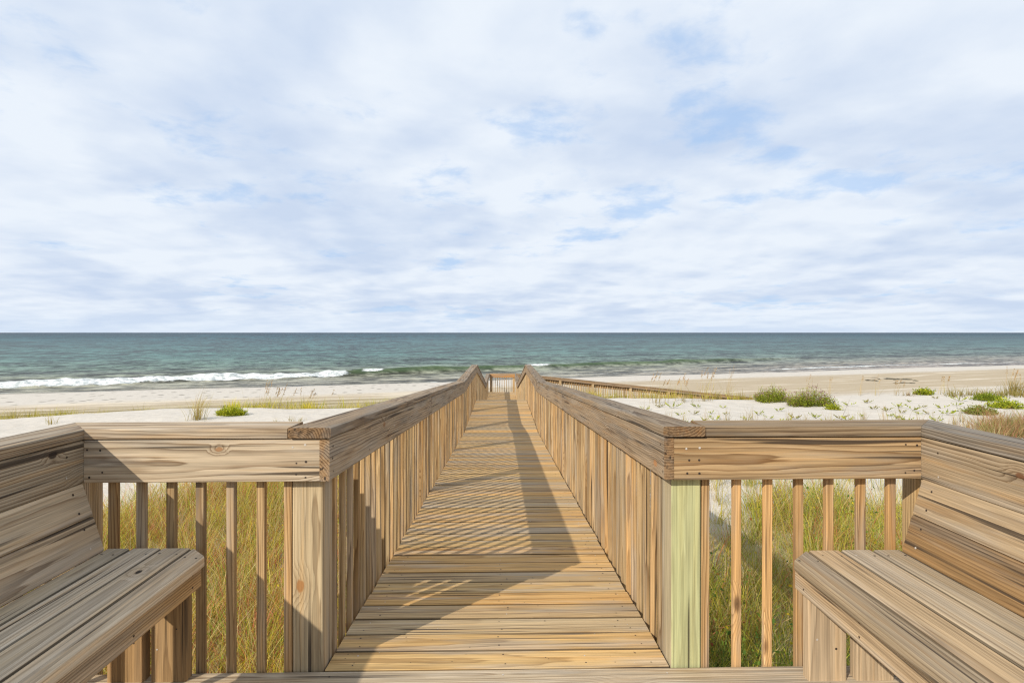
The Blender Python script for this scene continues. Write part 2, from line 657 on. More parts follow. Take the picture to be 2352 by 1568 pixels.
def front_railing(sx, label, xin, bal_px, capc, facec, post_front, post_side, postlabel):
    xw = XC + sx * .656
    rt = thing("platform_railing", label, "railing", (xw, YF, 0), "railings round the viewing platform")
    xo = xin
    # cap with a mitre towards the side railing
    x_a, x_b = XC + sx * .7715, xin - sx * .006
    b = Boards()
    yc = YF - .039 + .157 / 2
    if sx < 0:
        b.add((x_b - .0785, yc, RAIL - .019), (x_a, yc, RAIL - .019), Y, Z, .157, .038, jit(capc, .04, .02), 1.0, .006,
              mit=(-1, 0, 0, 0), wob=.0008)
    else:
        b.add((x_a, yc, RAIL - .019), (x_b + .0785, yc, RAIL - .019), Y, Z, .157, .038, jit(capc, .04, .02), 1.1, .006,
              mit=(0, 0, 1, 0), wob=.0008)
    add_part(rt, b, "rail_cap")
    b = Boards()
    xa, xb_ = sorted((xin, xw - sx * .0015))
    zo = RAIL - .041 - .157 / 2
    b.add((xa + .001, YF - .014, zo), (xb_ - .001, YF - .014, zo), Z, Y, .157, .0365, facec, 1.0, .005, wob=.0006)
    fp = YF - .014 - .01825
    nails_face(b, (xw - sx * -.05, xw + sx * .09), (zo - .05, zo, zo + .05), fp, 'x', (0, -1, 0))
    nails_face(b, (xin - sx * .06, xin - sx * .02), (zo - .05, zo + .05), fp, 'x', (0, -1, 0))
    lastp = b.last
    o = add_part(rt, b, "face_board")
    if sx < 0:
        knot(o, lastp, (-1.037, fp, .836), .008, .030, (.34, .18, .085))

    # corner post
    b = Boards()
    xp = xw + sx * .0575
    g = float(height(xp, YF + .06)) - .3
    b.add((xp, YF + .0635, g), (xp, YF + .0635, RAIL - .041), X, Y, .115, .115, post_side, .75, .006,
          face_tint={11: post_front, 10: post_front, 0: post_front})
    lastp = b.last
    o = add_part(rt, b, "post", postlabel)
    if sx < 0:
        knot(o, lastp, (-.756, YF + .006, .317), .015, .065, (.34, .16, .055))
    for (pa, pb) in bal_px:
        xm = ((pa + pb) / 2 - 1153.0) * 2.028 / 1230
        xm = ((pa + pb) / 2 - 1153.0) * (2.028 + .0187 * xm) / 1230
        edge_x = xw + sx * (.115 + BAL_W / 2 + .0015)
        if abs(xm - edge_x) < .04:
            xm = edge_x
        place_baluster(rt, MESH_Y, (xm, YF + .006 + BAL_D / 2, 0), (1.12, 1.02, .92))
    b = Boards()
    xp = xin + sx * (.038 + .06)
    b.add((xp, YF + .0635, float(height(xp, YF)) - .3), (xp, YF + .0635, RAIL - .041), X, Y, .115, .115, jit(BAL, .1), .9, .006)
    add_part(rt, b, "post")
    return rt


front_railing(-1, "pale sunlit railing left of the walkway entrance, its post with an orange knot", XL_IN,
              [(246, 272), (310.5, 336), (380, 404), (449, 473), (518.5, 542), (588, 611), (652, 671)],
              (.49, .405, .31), (.53, .445, .345), (.50, .41, .28), (.46, .385, .28), "tan post with an orange knot")
front_railing(1, "brown streaked railing right of the walkway entrance, with a pale green post", XR_IN,
              [(1616, 1634), (1680, 1702), (1751, 1774), (1823, 1847), (1892, 1916), (1965, 1990), (2033, 2060)],
              (.285, .22, .15), (.41, .295, .175), (.46, .49, .29, .42), (.44, .39, .28), "green treated post")


def side_railing(sx, label, xin, capc, facec):
    rt = thing("platform_railing", label, "railing", (xin, 1.0, 0), "railings round the viewing platform")
    y0, y1 = -2.3, YF - .039
    b = Boards()
    xcap = xin - sx * .006 + sx * .157 / 2
    m = 1 if sx < 0 else -1
    # mitre at the far end against the front cap
    b.add((xcap, y0, RAIL - .019), (xcap, y1 + .157 / 2, RAIL - .019), X, Z, .157, .038, capc, 1.1, .006, mit=(0, 0, -m, 0), wob=.0008)
    add_part(rt, b, "rail_cap")
    b = Boards()
    zo = RAIL - .041 - .157 / 2
    b.add((xin + sx * .0185, y0, zo), (xin + sx * .0185, YF - .005, zo), X, Z, .0365, .157, facec, 1.0, .005)
    nails_face(b, (1.9, 1.3, .7), (zo - .05, zo + .04), xin - sx * .0004, 'y', (-sx, 0, 0))
    lastp = b.last
    o = add_part(rt, b, "face_board")
    if sx < 0:
        knot(o, lastp, (xin, 1.852, .847), .011, .04, (.03, .02, .015))
    else:
        knot(o, lastp, (xin, 1.60, .83), .010, .05, (.16, .07, .03))
    for yp in (-2.2, -.75, .65):
        b = Boards()
        xp = xin + sx * (.040 + .0575)
        b.add((xp, yp, float(height(xp, yp)) - .3), (xp, yp, RAIL - .041), X, Y, .115, .115, jit(BAL, .1), .9, .006)
        add_part(rt, b, "post")
    yb = 1.88
    while yb > -2.1:
        if all(abs(yb - q) > .08 for q in (-2.2, -.75, .65)):
            place_baluster(rt, MESH_X, (xin + sx * (.039 + BAL_D / 2), yb, 0))
        yb -= .1138
    return rt


side_railing(-1, "dark grey shaded railing behind the left bench", XL_IN, (.33, .285, .235), (.39, .335, .265))
side_railing(1, "grey sunlit railing behind the right bench", XR_IN, (.25, .225, .20), (.37, .295, .21))


# ------------------------------------------------------------------ benches
def bench(sx, label, edges, xin, fascia_x, legs, legy, seatc, backc, facc, legc, zo=0.0):
    bt = thing("bench", label, "bench", (sx * 1.26, 1.0, 0), "benches on the platform")
    y0, y1 = -1.5, 1.985
    b = Boards()
    for i, (xa, xb_) in enumerate(edges):
        xa, xb_ = sorted((xa, xb_))
        yb = y1
        front = (i == len(edges) - 1)
        xm, wd = (xa + xb_) / 2, xb_ - xa
        mit = (0, 0, 0, 0)
        ye = yb
        if front:
            ye = yb - wd / 2 * .9
            mit = (0, 0, -sx * -.9, 0)
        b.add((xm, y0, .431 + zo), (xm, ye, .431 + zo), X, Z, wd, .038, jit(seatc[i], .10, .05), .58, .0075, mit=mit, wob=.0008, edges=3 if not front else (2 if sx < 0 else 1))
        if i == 2:
            seat_last = b.last
        for yn in (y1 - .05 - (.04 if front else 0), .95, .3):
            for q in ((-.022, .022) if wd < .09 else (-.032, .032)):
                b.nail((xm + q, yn + random.uniform(-.01, .01), .45 + zo), Z)
    o = add_part(bt, b, "seat")
    if sx < 0:
        knot(o, seat_last, (-1.20, 1.79, .476), .009, .045, (.012, .009, .007))
    b = Boards()
    b.add((fascia_x + sx * .019, y0, .3665 + zo), (fascia_x + sx * .019, 1.955, .3665 + zo), X, Z, .038, .089, facc, .9, .005, wob=.0006)
    for yn in (1.9, 1.6, .7):
        b.nail((fascia_x, yn, .39 + zo), (-sx, 0, 0))
        b.nail((fascia_x, yn, .345 + zo), (-sx, 0, 0))
    add_part(bt, b, "apron")
    # leaning backrest of two boards
    p_top = np.array((xin - sx * .002, 0, .7178))
    p_bot = np.array((xin - sx * .081, 0, .446 + zo))
    dirv = nrm(p_top - p_bot)
    perp = nrm(np.cross(dirv, (0, 1, 0)))
    if perp[0] * sx < 0:
        perp = -perp
    Lb = np.linalg.norm(p_top - p_bot)
    b = Boards()
    h1 = Lb * .515
    for (s0, s1, c_) in ((0, h1 - .0003, backc[1]), (h1 + .0003, Lb, backc[0])):
        cpt = p_bot + dirv * (s0 + s1) / 2 + perp * .019
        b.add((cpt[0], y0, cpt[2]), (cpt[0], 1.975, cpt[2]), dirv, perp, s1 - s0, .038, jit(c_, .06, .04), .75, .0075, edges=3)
        for yn in (1.92, 1.3, .6):
            for q in (-.035, .035):
                pn = p_bot + dirv * ((s0 + s1) / 2 + q)
                b.nail((pn[0], yn, pn[2]), -perp)
    add_part(bt, b, "backrest")
    for yb_ in (1.965, .55, -.8):
        # tapered upright behind the backrest
        b = Boards()
        o0, o1 = p_bot + perp * .040, p_top + perp * .040
        xb0 = xin + sx * .000
        zb, zt = .40, .712
        q0 = o0 + dirv * ((zb - o0[2]) / dirv[2])
        q1 = o0 + dirv * ((zt - o0[2]) / dirv[2])
        poly = [(q0[0], zb), (xb0, zb), (xb0, zt), (q1[0], zt)]
        if sx < 0:
            poly = poly[::-1]
        poly = [(p[0] - xin, p[1] - .55) for p in poly]
        b.add((xin, yb_ - .018, .55), (xin, yb_ + .018, .55), X, Z, .1, .3, jit(BAL, .08), .8, poly=poly)
        add_part(bt, b, "back_support")
    for (xa, xb_) in legs:
        for yl in (legy, .45, -1.1):
            b = Boards()
            xa, xb_ = sorted((xa, xb_))
            b.add(((xa + xb_) / 2, yl, 0.0), ((xa + xb_) / 2, yl, .411 + zo), X, Y, xb_ - xa, .042, jit(legc, .06, .03), .45, .005)
            for q in (-.04, .03):
                b.nail(((xa + xb_) / 2 + q, yl - .021, random.uniform(.1, .2)), (0, -1, 0))
            add_part(bt, b, "leg")
    for yl in (legy, .45, -1.1):
        b = Boards()
        xs_ = sorted((fascia_x + sx * .042, xin - sx * .01))
        yo = .042 if yl == legy else .04
        b.add((xs_[0], yl - .0405, .367 + zo), (xs_[1], yl - .0405, .367 + zo), Z, Y, .085, .036, jit(legc, .06), .8, .004)
        add_part(bt, b, "seat_support")
    return bt


bench(-1, "shaded grey bench with a black knot in its seat", [(-1.445, -1.362), (-1.354, -1.249), (-1.244, -1.14), (-1.134, -1.050)],
      XL_IN, -1.086, [(-1.273, -1.146), (-1.43, -1.298)], 1.985,
      [(.45, .40, .32), (.53, .48, .41), (.50, .42, .32), (.58, .505, .41)], [(.49, .42, .33), (.50, .39, .275)], (.60, .41, .22), (.36, .24, .125), zo=.026)
bench(1, "sunlit tan bench with dark brown streaked backrest boards", [(1.497, 1.392), (1.386, 1.272), (1.266, 1.149), (1.143, 1.048)],
      XR_IN, 1.081, [(1.114, 1.254), (1.29, 1.43)], 1.945,
      [(.41, .33, .235), (.44, .365, .275), (.42, .335, .235), (.34, .275, .20)], [(.39, .305, .21), (.28, .175, .085)], (.50, .39, .275), (.50, .40, .29))


# ------------------------------------------------------------------ landing end railing and ramp railings
def cross_railing(name, label, xa, xb_, yin, zfun, facing, cap_col, face_col, post_x, steps):
    """railing running along x; facing = side (+1/-1 in y) of the inner face"""
    rt = thing(name, label, "railing", (xa, yin, zfun(xa)), "railings of the lower landing and ramp")
    cuts = [xa] + [s for s in steps if xa < s < xb_] + [xb_]
    for i in range(len(cuts) - 1):
        a, c = cuts[i] + .001, cuts[i + 1] - .001
        za, zb = zfun(a), zfun(c)
        b = Boards()
        yc = yin - facing * (.157 / 2 - .044)
        b.add((a, yc, za + RAIL - .019), (c, yc, zb + RAIL - .019), Y, Z, .157, .038, jit(cap_col, .08), 1.0, .006)
        add_part(rt, b, "rail_cap")
        b = Boards()
        zo = RAIL - .041 - .157 / 2
        b.add((a, yin + facing * .019, za + zo), (c, yin + facing * .019, zb + zo), Y, Z, .0365, .157, jit(face_col, .08), 1.0, .005)
        add_part(rt, b, "face_board")
    for xp in post_x:
        b = Boards()
        yp = yin - facing * .0585
        b.add((xp, yp, float(height(xp, yp)) - .3), (xp, yp, zfun(xp) + RAIL - .041), X, Y, .115, .115, jit(BAL, .1), .9, .006)
        add_part(rt, b, "post")
    xs_ = []
    xq = xa + .06
    while xq < xb_ - .04:
        if all(abs(xq - p) > .085 for p in post_x):
            xs_.append(xq)
        xq += .1138
    for xq in xs_[:100]:
        place_baluster(rt, MESH_Y, (xq, yin - facing * (.001 + BAL_D / 2), zfun(xq)))
    return rt


cross_railing("landing_railing", "orange tinted railing closing the far end of the boardwalk above the surf", XC - .612, XC + .66, Y_END + .002,
              lambda x: -1.69, -1, (.46, .36, .25), (.50, .30, .14), [XC - .53, XC + .60], [])
cross_railing("ramp_railing", "brown railing with outside posts, on the near side of the beach ramp", .86, RAMP_X1, RAMP_Y0 - .001,
              ramp_z, 1, (.36, .26, .17), (.30, .19, .09), [.97, 2.75, 4.3, 6.1, 7.9, 9.7, 11.5], [3.4, 6.9, 10.4])
cross_railing("ramp_railing", "brown railing on the seaward side of the beach ramp", XC + .70, RAMP_X1, RAMP_Y1 + .062,
              ramp_z, -1, (.36, .26, .17), (.34, .22, .11), [2.55, 4.4, 6.2, 8.0, 9.8, 11.6], [3.9, 7.4, 10.9])


# ------------------------------------------------------------------ ground
def grid_mesh(name, xs, ys, zf):
    gx, gy = np.meshgrid(xs, ys)
    gz = zf(gx, gy)
    nx, ny = len(xs), len(ys)
    co = np.stack([gx, gy, gz], -1).reshape(-1, 3)
    i = np.arange(nx * ny).reshape(ny, nx)
    q = np.stack([i[:-1, :-1], i[:-1, 1:], i[1:, 1:], i[1:, :-1]], -1).reshape(-1, 4)
    return mesh_from(name, co, q), gx, gy


def mesh_from(name, co, q, smooth=True):
    me = bpy.data.meshes.new(name)
    co = np.asarray(co, np.float32)
    q = np.asarray(q, np.int32)
    me.vertices.add(len(co))
    me.vertices.foreach_set('co', co.ravel())
    n = q.shape[1]
    me.loops.add(q.size)
    me.loops.foreach_set('vertex_index', q.ravel())
    me.polygons.add(len(q))
    me.polygons.foreach_set('loop_start', np.arange(0, q.size, n, dtype=np.int32))
    me.polygons.foreach_set('use_smooth', np.full(len(q), smooth))
    me.update(calc_edges=True)
    me.validate()
    return me


def link(name, me, mat, loc=(0, 0, 0)):
    o = bpy.data.objects.new(name, me)
    COL.objects.link(o)
    me.materials.append(mat)
    o.location = loc
    return o


def sand_material():
    m, N = new_mat("beach_sand")
    pos = N.n('ShaderNodeNewGeometry').outputs['Position']
    x, y, z = N.sep(pos)
    s = N.m('SUBTRACT', N.m('ADD', 58.7, N.m('MULTIPLY', x, .31)), y)
    t = N.m('ADD', N.m('MULTIPLY', x, .955), N.m('MULTIPLY', y, .296))
    st = N.xyz(N.m('MULTIPLY', t, .10), N.m('MULTIPLY', s, .8), 0.0)
    nst = N.noise(st, 1, 4, .6)
    nbig = N.noise(pos, .35, 3, .5)
    nmid = N.noise(pos, 3.2, 4, .6)
    nfine = N.noise(pos, 60, 2, .6)
    base = N.mix(N.ss(nmid, .35, .7), (0.585, 0.54, 0.475), (0.53, 0.485, 0.42))
    base = N.mix(N.m('MULTIPLY', N.ss(nfine, .35, .7), .25), base, (0.45, 0.395, 0.32))
    # tan band with pale streaks on the flat upper beach
    sj = N.m('ADD', s, N.m('MULTIPLY', N.m('SUBTRACT', nst, .5), 7.0))
    band = N.m('MULTIPLY', N.ss(N.m('SUBTRACT', sj, N.ss(x, 5, -15, 0.0, 3.6)), 11.0, 14.5), N.ss(sj, 32.0, 27.0))
    tanc = N.mix(N.ss(nst, N.ss(x, -5, 15, .42, .52), N.ss(x, -5, 15, .60, .70)), (0.40, 0.315, 0.20), (0.62, 0.535, 0.41))
    c = N.mix(N.m('MULTIPLY', band, .85), base, tanc)
    low = N.ss(z, -2.35, -2.75)
    olive = N.m('MULTIPLY', N.m('MULTIPLY', N.ss(sj, 18.0, 22.0), N.ss(sj, 33, 29)), N.ss(x, 2.0, -6.0))
    olv = N.mix(N.ss(nst, .45, .6), (0.22, 0.175, 0.075), (0.38, 0.31, 0.17))
    c = N.mix(N.m('MULTIPLY', N.m('MULTIPLY', olive, low), N.ss(N.noise(st, 2.2, 4, .6), .62, .44, .25, .95)), c, olv)
    # right-hand dark trough between dune foot and beach
    ol2 = N.m('MULTIPLY', N.m('MULTIPLY', N.ss(sj, 26, 30), N.ss(sj, 37, 32)), N.m('MULTIPLY', N.ss(x, 3, 7), N.ss(x, 22, 14)))
    c = N.mix(N.m('MULTIPLY', N.m('MULTIPLY', ol2, low), .7), c, (0.26, 0.21, 0.13))
    # scattered dark specks and footprints
    vo = N.n('ShaderNodeTexVoronoi', {'Vector': N.xyz(N.m('MULTIPLY', t, 1.0), N.m('MULTIPLY', s, .62), 0.0), 'Scale': 0.85}, voronoi_dimensions='2D')
    vr = N.sep(vo.outputs['Color'])[0]
    spk = N.m('MULTIPLY', N.ss(vo.outputs['Distance'], .22, .10), N.m('GREATER_THAN', vr, .45))
    spz = N.m('MULTIPLY', N.m('MULTIPLY', N.ss(s, 2.5, 5), N.ss(s, 18, 14)), N.ss(nbig, .36, .50))
    spz = N.m('MULTIPLY', spz, N.ss(x, 6, -10, .22, 1.0))
    c = N.mix(N.m('MULTIPLY', N.m('MULTIPLY', spk, spz), .9), c, (0.17, 0.15, 0.12))
    # thin wrack line
    wl_ = N.m('ABSOLUTE', N.m('SUBTRACT', sj, 13.0))
    wr_ = N.m('MULTIPLY', N.ss(wl_, .35, .1), N.ss(N.noise(st, 9, 2, .7), .55, .7))
    c = N.mix(N.m('MULTIPLY', wr_, .6), c, (0.12, 0.09, 0.06))
    # wet sand at the water
    wet = N.ss(N.m('ADD', s, N.m('MULTIPLY', N.m('SUBTRACT', nst, .5), 1.2)), 1.5, .3)
    c = N.mix(wet, c, (0.22, 0.19, 0.15))
    # litter and shade under the near grass
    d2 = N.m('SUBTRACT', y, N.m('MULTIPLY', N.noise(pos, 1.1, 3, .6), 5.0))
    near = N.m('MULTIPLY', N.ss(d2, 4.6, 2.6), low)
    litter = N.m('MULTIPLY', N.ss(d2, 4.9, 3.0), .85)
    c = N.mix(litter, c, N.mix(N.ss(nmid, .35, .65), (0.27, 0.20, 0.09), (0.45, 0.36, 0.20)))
    rip = N.noise(N.xyz(N.m('MULTIPLY', x, 3.0), N.m('MULTIPLY', y, 9.0), 0.0), 1, 3, .55)
    foot = N.n('ShaderNodeTexVoronoi', {'Vector': pos, 'Scale': 2.3}, feature='SMOOTH_F1').outputs['Distance']
    h = N.m('ADD', N.m('MULTIPLY', nmid, 1.0), N.m('ADD', N.m('MULTIPLY', rip, .5), N.m('MULTIPLY', foot, .9)))
    h = N.m('ADD', h, N.m('MULTIPLY', nfine, .12))
    bump = N.n('ShaderNodeBump', {'Strength': 0.5, 'Distance': 0.06, 'Height': h}).outputs[0]
    rgh = N.m('SUBTRACT', .95, N.m('MULTIPLY', wet, .45))
    b = N.n('ShaderNodeBsdfPrincipled', {'Base Color': c, 'Roughness': rgh, 'Specular IOR Level': .2, 'Normal': bump})
    finish(N, b.outputs[0])
    return m


def sinh_axis(lo, hi, n, c, k):
    a, b = math.asinh((lo - c) / k), math.asinh((hi - c) / k)
    return c + k * np.sinh(np.linspace(a, b, n))


gx_ = sinh_axis(-900, 1500, 420, 0, 9.0)
gy_ = np.concatenate([-30 - np.geomspace(1, 600, 14)[::-1] + 1, np.linspace(-29, 0, 30)[:-1], np.linspace(0, 30, 230)[:-1],
                      np.linspace(30, 75, 120)[:-1], 75 + np.geomspace(1, 560, 60) - 1])
me, _, _ = grid_mesh("ground", gx_, gy_, height)
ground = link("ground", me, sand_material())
tag(ground, "white sand dunes and flat beach", kind='structure')


# ------------------------------------------------------------------ sea
def sea_material():
    m, N = new_mat("sea_water")
    pos = N.n('ShaderNodeNewGeometry').outputs['Position']
    x, y, z = N.sep(pos)
    s = N.m('MAXIMUM', N.m('MULTIPLY', N.m('SUBTRACT', y, N.m('ADD', 58.7, N.m('MULTIPLY', x, .31))), .955), 0.0)
    t = N.m('ADD', N.m('MULTIPLY', x, .955), N.m('MULTIPLY', y, .296))
    tt = N.m('DIVIDE', s, N.m('ADD', s, 150.0))
    big = N.noise(N.xyz(N.m('MULTIPLY', t, .006), N.m('MULTIPLY', s, .02), 0.0), 1, 3, .55)
    f = N.m('ADD', tt, N.m('MULTIPLY', N.m('SUBTRACT', big, .5), .22))
    c = N.ramp(f, [(0.0, (0.25, 0.235, 0.185)), (0.07, (0.185, 0.195, 0.145)), (0.17, (0.105, 0.150, 0.118)), (0.33, (0.050, 0.110, 0.092)),
                   (0.58, (0.028, 0.082, 0.079)), (0.8, (0.013, 0.062, 0.075)), (0.93, (0.008, 0.040, 0.060)), (1.0, (0.004, 0.024, 0.046))])
    # greyer to the right
    c = N.mix(N.m('MULTIPLY', N.ss(N.m('DIVIDE', x, N.m('ADD', y, 1.0)), -.1, .9), .7), c, N.mix(1.0, c, (1.02, .88, .97), 'MULTIPLY'))

    sl = N.m('MULTIPLY', N.m('LOGARITHM', N.m('ADD', 1.0, N.m('DIVIDE', s, 20.0)), math.e), 20.0)

    def wv(a, b, o_, d_=4, r_=.62, di_=.0):
        return N.noise(N.xyz(N.m('MULTIPLY', t, a), N.m('MULTIPLY', sl, b), o_), 1, d_, r_, di_)
    w1, w2, w3 = wv(.42, 1.5, 0.0, 4, .65, .3), wv(.13, .62, 3.0, 4, .62, .3), wv(1.2, 3.6, 7.0, 3)
    w4, w5 = wv(.05, .30, 5.0), wv(.010, .12, 8.0, 5, .6)
    k = N.m('ADD', N.m('ADD', N.m('MULTIPLY', w1, 1.0), N.m('MULTIPLY', w2, .8)), N.m('ADD', N.m('MULTIPLY', w3, .45), N.m('ADD', N.m('MULTIPLY', w4, .5), N.m('MULTIPLY', w5, .35))))
    k = N.ss(k, 1.38, 1.77, .22, 1.85)
    c = N.mix(1.0, c, N.xyz(k, k, k), 'MULTIPLY')
    green = N.n('ShaderNodeAttribute', attribute_name='green').outputs['Fac']
    c = N.mix(N.m('MULTIPLY', green, .85), c, (0.06, 0.10, 0.045))
    # foam
    fo = N.n('ShaderNodeAttribute', attribute_name='foam').outputs['Fac']
    lace = N.noise(N.xyz(N.m('MULTIPLY', t, .55), N.m('MULTIPLY', s, 1.5), 0.0), 1, 6, .68, .8)
    fm = N.ss(N.m('ADD', fo, N.m('MULTIPLY', N.m('SUBTRACT', lace, .5), 1.5)), .45, .72)
    fm = N.m('MULTIPLY', fm, N.ss(fo, .03, .2))
    # whitecaps far out
    wc = N.noise(N.xyz(N.m('MULTIPLY', t, .075), N.m('MULTIPLY', s, .16), 11.0), 1, 4, .62)
    wm = N.m('MULTIPLY', N.ss(wc, .68, .715), N.ss(s, 60, 160))
    wc2 = N.noise(N.xyz(N.m('MULTIPLY', t, .02), N.m('MULTIPLY', s, .03), 5.0), 1, 4, .66)
    wm = N.m('MAXIMUM', wm, N.m('MULTIPLY', N.ss(wc2, .69, .73), N.ss(s, 250, 500)))
    fm = N.m('MAXIMUM', fm, N.m('MULTIPLY', wm, .75))
    fcol = N.mix(N.ss(N.noise(pos, 1.6, 4, .65), .36, .60), (0.40, 0.44, 0.44), (0.80, 0.81, 0.79))
    c = N.mix(fm, c, fcol)
    h = N.m('ADD', N.m('MULTIPLY', w1, .35), N.m('ADD', N.m('MULTIPLY', w2, 1.2), N.m('MULTIPLY', w3, .08)))
    h = N.m('ADD', h, N.m('MULTIPLY', N.m('MULTIPLY', lace, fm), .25))
    bump = N.n('ShaderNodeBump', {'Strength': .8, 'Distance': 1.0, 'Height': h}).outputs[0]
    rg = N.m('ADD', .32, N.m('MULTIPLY', fm, .55))
    sp = N.m('MULTIPLY', N.m('MULTIPLY', N.m('SUBTRACT', 1.0, fm), .065), N.ss(s, 700, 60, .35, 1.0))
    b = N.n('ShaderNodeBsdfPrincipled', {'Base Color': c, 'Roughness': rg, 'Specular IOR Level': sp, 'IOR': 1.33, 'Normal': bump})
    finish(N, b.outputs[0])
    return m


SQ = math.sqrt(1 + .31 ** 2)
sv = np.concatenate([np.linspace(-3, 45, 200)[:-1], 45 + np.geomspace(1, 30000, 150) - 1])
tv = np.concatenate([-95 - np.geomspace(1, 26000, 60)[::-1] + 1, np.linspace(-95, 150, 520)[1:-1], 150 + np.geomspace(1, 26000, 60) - 1])
TT, SS = np.meshgrid(tv, sv)
SX = TT / SQ - SS * .31 / SQ
SY = 58.7 + TT * .31 / SQ + SS / SQ
wob_ = 1.1 * (vnoise(SX * .12, SX * 0 + .5, 21) - .5) * 2
yw = 75 + .5 * SX + wob_
q = (SY - yw) / math.sqrt(1.25)
ampx = np.where(SX < -18, .56 * (.7 + .6 * vnoise(SX * .35, SX * 0, 77)), .66) * (1 - sstep(32, 75, SX)) * (.8 + .4 * vnoise(SX * .2, SX * 0, 22))
prof = np.where(q > 0, np.exp(-(q / 2.4) ** 2), np.exp(-(q / 1.1) ** 2))
wave = ampx * prof
brk = 1 - sstep(-20.5, -17.8, SX + 2.5 * (vnoise(SX * .5, SY * .5, 9) - .5))
brk2 = sstep(2.8, 3.8, SX) * (1 - sstep(6.0, 8.6, SX))
brk3 = sstep(-17.9, -16.4, SX) * (1 - sstep(-15.2, -14.0, SX)) * .9
front = sstep(-2.4, -1.1, q + .9 * (vnoise(SX * .5, SY * .5, 31) - .5)) * (1 - sstep(.2, 1.1, q))
trail = sstep(.0, .8, q) * (1 - sstep(3.0, 8.0, q)) * .55
front2 = sstep(-1.0, -.5, q) * (1 - sstep(.1, .7, q))
foam = brk * np.maximum(front * 1.05, trail) + np.maximum(brk2, brk3) * front2
dsh = SY - (58.7 + .31 * SX + 0.6 * np.sin(SX * .13) + .25 * np.sin(SX * .41 + 1))
sw = (1 - sstep(.1, .9, np.abs(dsh - .9))) * .46 + (1 - sstep(.3, 2.4, np.abs(dsh - 5.5))) * .47 * sstep(-25, 0, SX) + \
    (1 - sstep(.2, 2.2, np.abs(dsh - 10.0))) * .36 + (1 - sstep(.1, 1.0, np.abs(dsh - 3.2 - .04 * SX))) * .40 * sstep(25, 50, SX)
foam = np.clip(np.maximum(foam, sw), 0, 1.2)
green = (1 - brk) * sstep(-1.6, -.5, q) * (1 - sstep(.2, 1.0, q)) * (1 - sstep(25, 60, SX)) * (1 - .8 * brk2)
chop = (.10 * (vnoise(TT * .25, SS * .9, 41) - .5) + .05 * (vnoise(TT * .8, SS * 2.2, 42) - .5)) * np.clip(SS / 6, 0, 1) * (SS < 60)
foamlift = np.clip(brk * front, 0, 1) * (.22 * (vnoise(SX * 1.1, SY * 1.3, 51) - .3) + .2 * (vnoise(SX * 2.6, SY * 2.6, 52) - .4))
SZ = SEA_Z + wave + chop + foamlift + .10 * np.exp(-((q - 14) / 3) ** 2) * (SS < 60)
nt_, ns_ = len(tv), len(sv)
i_ = np.arange(nt_ * ns_).reshape(ns_, nt_)
qd = np.stack([i_[:-1, :-1], i_[:-1, 1:], i_[1:, 1:], i_[1:, :-1]], -1).reshape(-1, 4)
me = mesh_from("sea", np.stack([SX, SY, SZ], -1).reshape(-1, 3), qd)
for nm, arr in (("foam", foam), ("green", green)):
    a = me.attributes.new(nm, 'FLOAT', 'POINT')
    a.data.foreach_set('value', arr.astype(np.float32).ravel())
sea = link("sea", me, sea_material())
tag(sea, "grey green sea with one low breaking wave", kind='structure')


# ------------------------------------------------------------------ plants
def foliage_material():
    m, N = new_mat("foliage")
    a = N.n('ShaderNodeAttribute', attribute_name='col').outputs['Color']
    oi = N.n('ShaderNodeObjectInfo').outputs['Random']
    k = N.m('ADD', .85, N.m('MULTIPLY', oi, .3))
    c = N.mix(1.0, a, N.xyz(k, k, k), 'MULTIPLY')
    d = N.n('ShaderNodeBsdfPrincipled', {'Base Color': c, 'Roughness': .7, 'Specular IOR Level': .15}).outputs[0]
    tr = N.n('ShaderNodeBsdfTranslucent', {'Color': c}).outputs[0]
    mx = N.n('ShaderNodeMixShader', {0: .52, 1: d, 2: tr}).outputs[0]
    finish(N, mx)
    return m


FOL = foliage_material()


